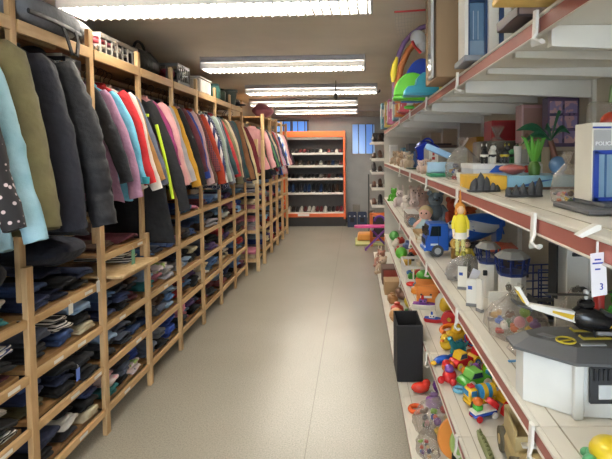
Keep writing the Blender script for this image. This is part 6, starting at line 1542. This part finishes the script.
# white shoe shelving end-on, beyond the toy shelves
wr = thing('shoe_shelves', 'white metal shelving of shoes beyond the toy shelves', 'shelving', (.6, 9.0, 0))
ow = (.6, 9.0, 0)
WSZ = [.30, .62, .93, 1.21, 1.45, 1.74]
for zz in WSZ:
    P(MB().box((.60, 9.0, zz - .015), (.62, 1.0, .03), .002), 'shelf', WS, wr, ow)
    P(MB().box((.60, 8.49, zz - .02), (.62, .02, .05), .002), 'lip', WS, wr, ow)
for y in (8.54, 9.46): P(MB().box((.92, y, 1.0), (.04, .05, 2.0), .002), 'upright', SOLID('8a8884', .5), wr, ow)
P(MB().box((.95, 9.0, 1.0), (.02, 1.0, 2.0)), 'back_panel', SOLID('9a968e', .6), wr, ow)
P(MB().cyl((.245, 8.75, .0), (.245, 8.75, 1.16), .012, n=8), 'hook_pole', SOLID('4a4846', .4), wr, ow)
for l, zz in enumerate(WSZ):
    for k in range(5):
        c = rs.choice(['1c1c1f', '3a2a22', '2a2628', '4a3428', '8a8682', '5a3a2c'])
        shoe(f'{SNAME.get(c, "tan brown")} shoe, {NTH[k]} from the aisle on the {ORD[l]} white shoe shelf', (.34 + .112 * k, 8.68, zz + .001), .24, mat(c, 'plain', .45), mat('2a2826', 'plain', .6), rz=-PI / 2 + rs.uniform(-.1, .1), hgt=rs.choice((.42, .6, .7)))
one(MB().box((0, 0, .09), (.26, .3, .18), .02), 'shoe_box', 'black box on top of the white shoe shelving', 'box', SOLID('1f1e1e', .5), (.46, 9.12, 1.742))
# toys on the floor by the end of the toy shelves
mt = thing('play_mat', 'pale green flat play mat on the floor', 'mat', (.30, 8.25, 0))
MB().box((0, 0, .018), (.62, .62, .036), .010).build('pad', mat('b9b87a', 'plain', .7), mt)
MB().box((.14, -.02, .038), (.30, .4, .004)).build('grey_patch', mat('a8a490', 'plain', .7), mt)
st = thing('toy_step', 'orange plastic step on the pale green mat', 'step stool', (.185, 8.32, .0415))
MB().prism([(-.16, 0), (-.14, .11), (.14, .11), (.16, 0)], -.12, .12, 'y').build('body', SOLID('d9923c', .4), st, bev=.012)
MB().box((0, 0, .116), (.26, .22, .010), .004).build('top', SOLID('d08630', .4), st)
tt = thing('toy_table', 'pink topped toy ironing table with crossed purple legs', 'toy table', (.32, 7.62, 0))
MB().prism([(-.34, -.05), (-.28, -.085), (.3, -.085), (.3, .085), (-.28, .085), (-.34, .05)], 0, .035, 'z').build('top', SOLID('d2478a', .35), tt, loc=(0, 0, .36), bev=.008)
MB().tube([(.16, -.05, .34), (-.16, -.05, .02)], .017, 9).build('leg', SOLID('7a3f98', .35), tt)
MB().tube([(-.10, .05, .36), (.2, .05, .02)], .017, 9).build('leg', SOLID('6a3588', .35), tt)
MB().tube([(-.16, -.09, .016), (-.16, .09, .016)], .015, 8).build('foot', SOLID('7a3f98', .35), tt)
MB().ell((-.06, -.0, .34), (.03, .03, .03), 10, 7).build('hinge', SOLID('d8d4d0', .4), tt)
oa = thing('toy_easel', 'orange framed toy easel with purple handle behind the pink table', 'toy', (.36, 7.905, .0))
MB().box((-.10, 0, .28), (.05, .04, .56), .008).box((.14, 0, .28), (.05, .04, .56), .008).box((.02, 0, .53), (.29, .04, .06), .01).box((.02, 0, .12), (.29, .04, .06), .01).build('frame', SOLID('d9702c', .4), oa)
MB().torus((.04, -.02, .42), .085, .018, 18, 8, rot=(PI / 2, 0, 0), a0=0, a1=PI).build('handle', SOLID('6a3a9a', .4), oa)
MB().box((.02, .01, .32), (.19, .012, .34)).build('panel', SOLID('3a2f2c', .5), oa)
# cartons beyond the mat
for k, (x, y, d, c, lab) in enumerate(((.33, 9.98, (.14, .2, .34), '5a5046', 'grey brown narrow carton beside the two dark crates'), (.02, 10.42, (.16, .16, .42), '8a8478', 'pale grey box against the far wall'))): carton('carton', lab, 'carton', (x, y, 0), d, SOLID(c, .6))
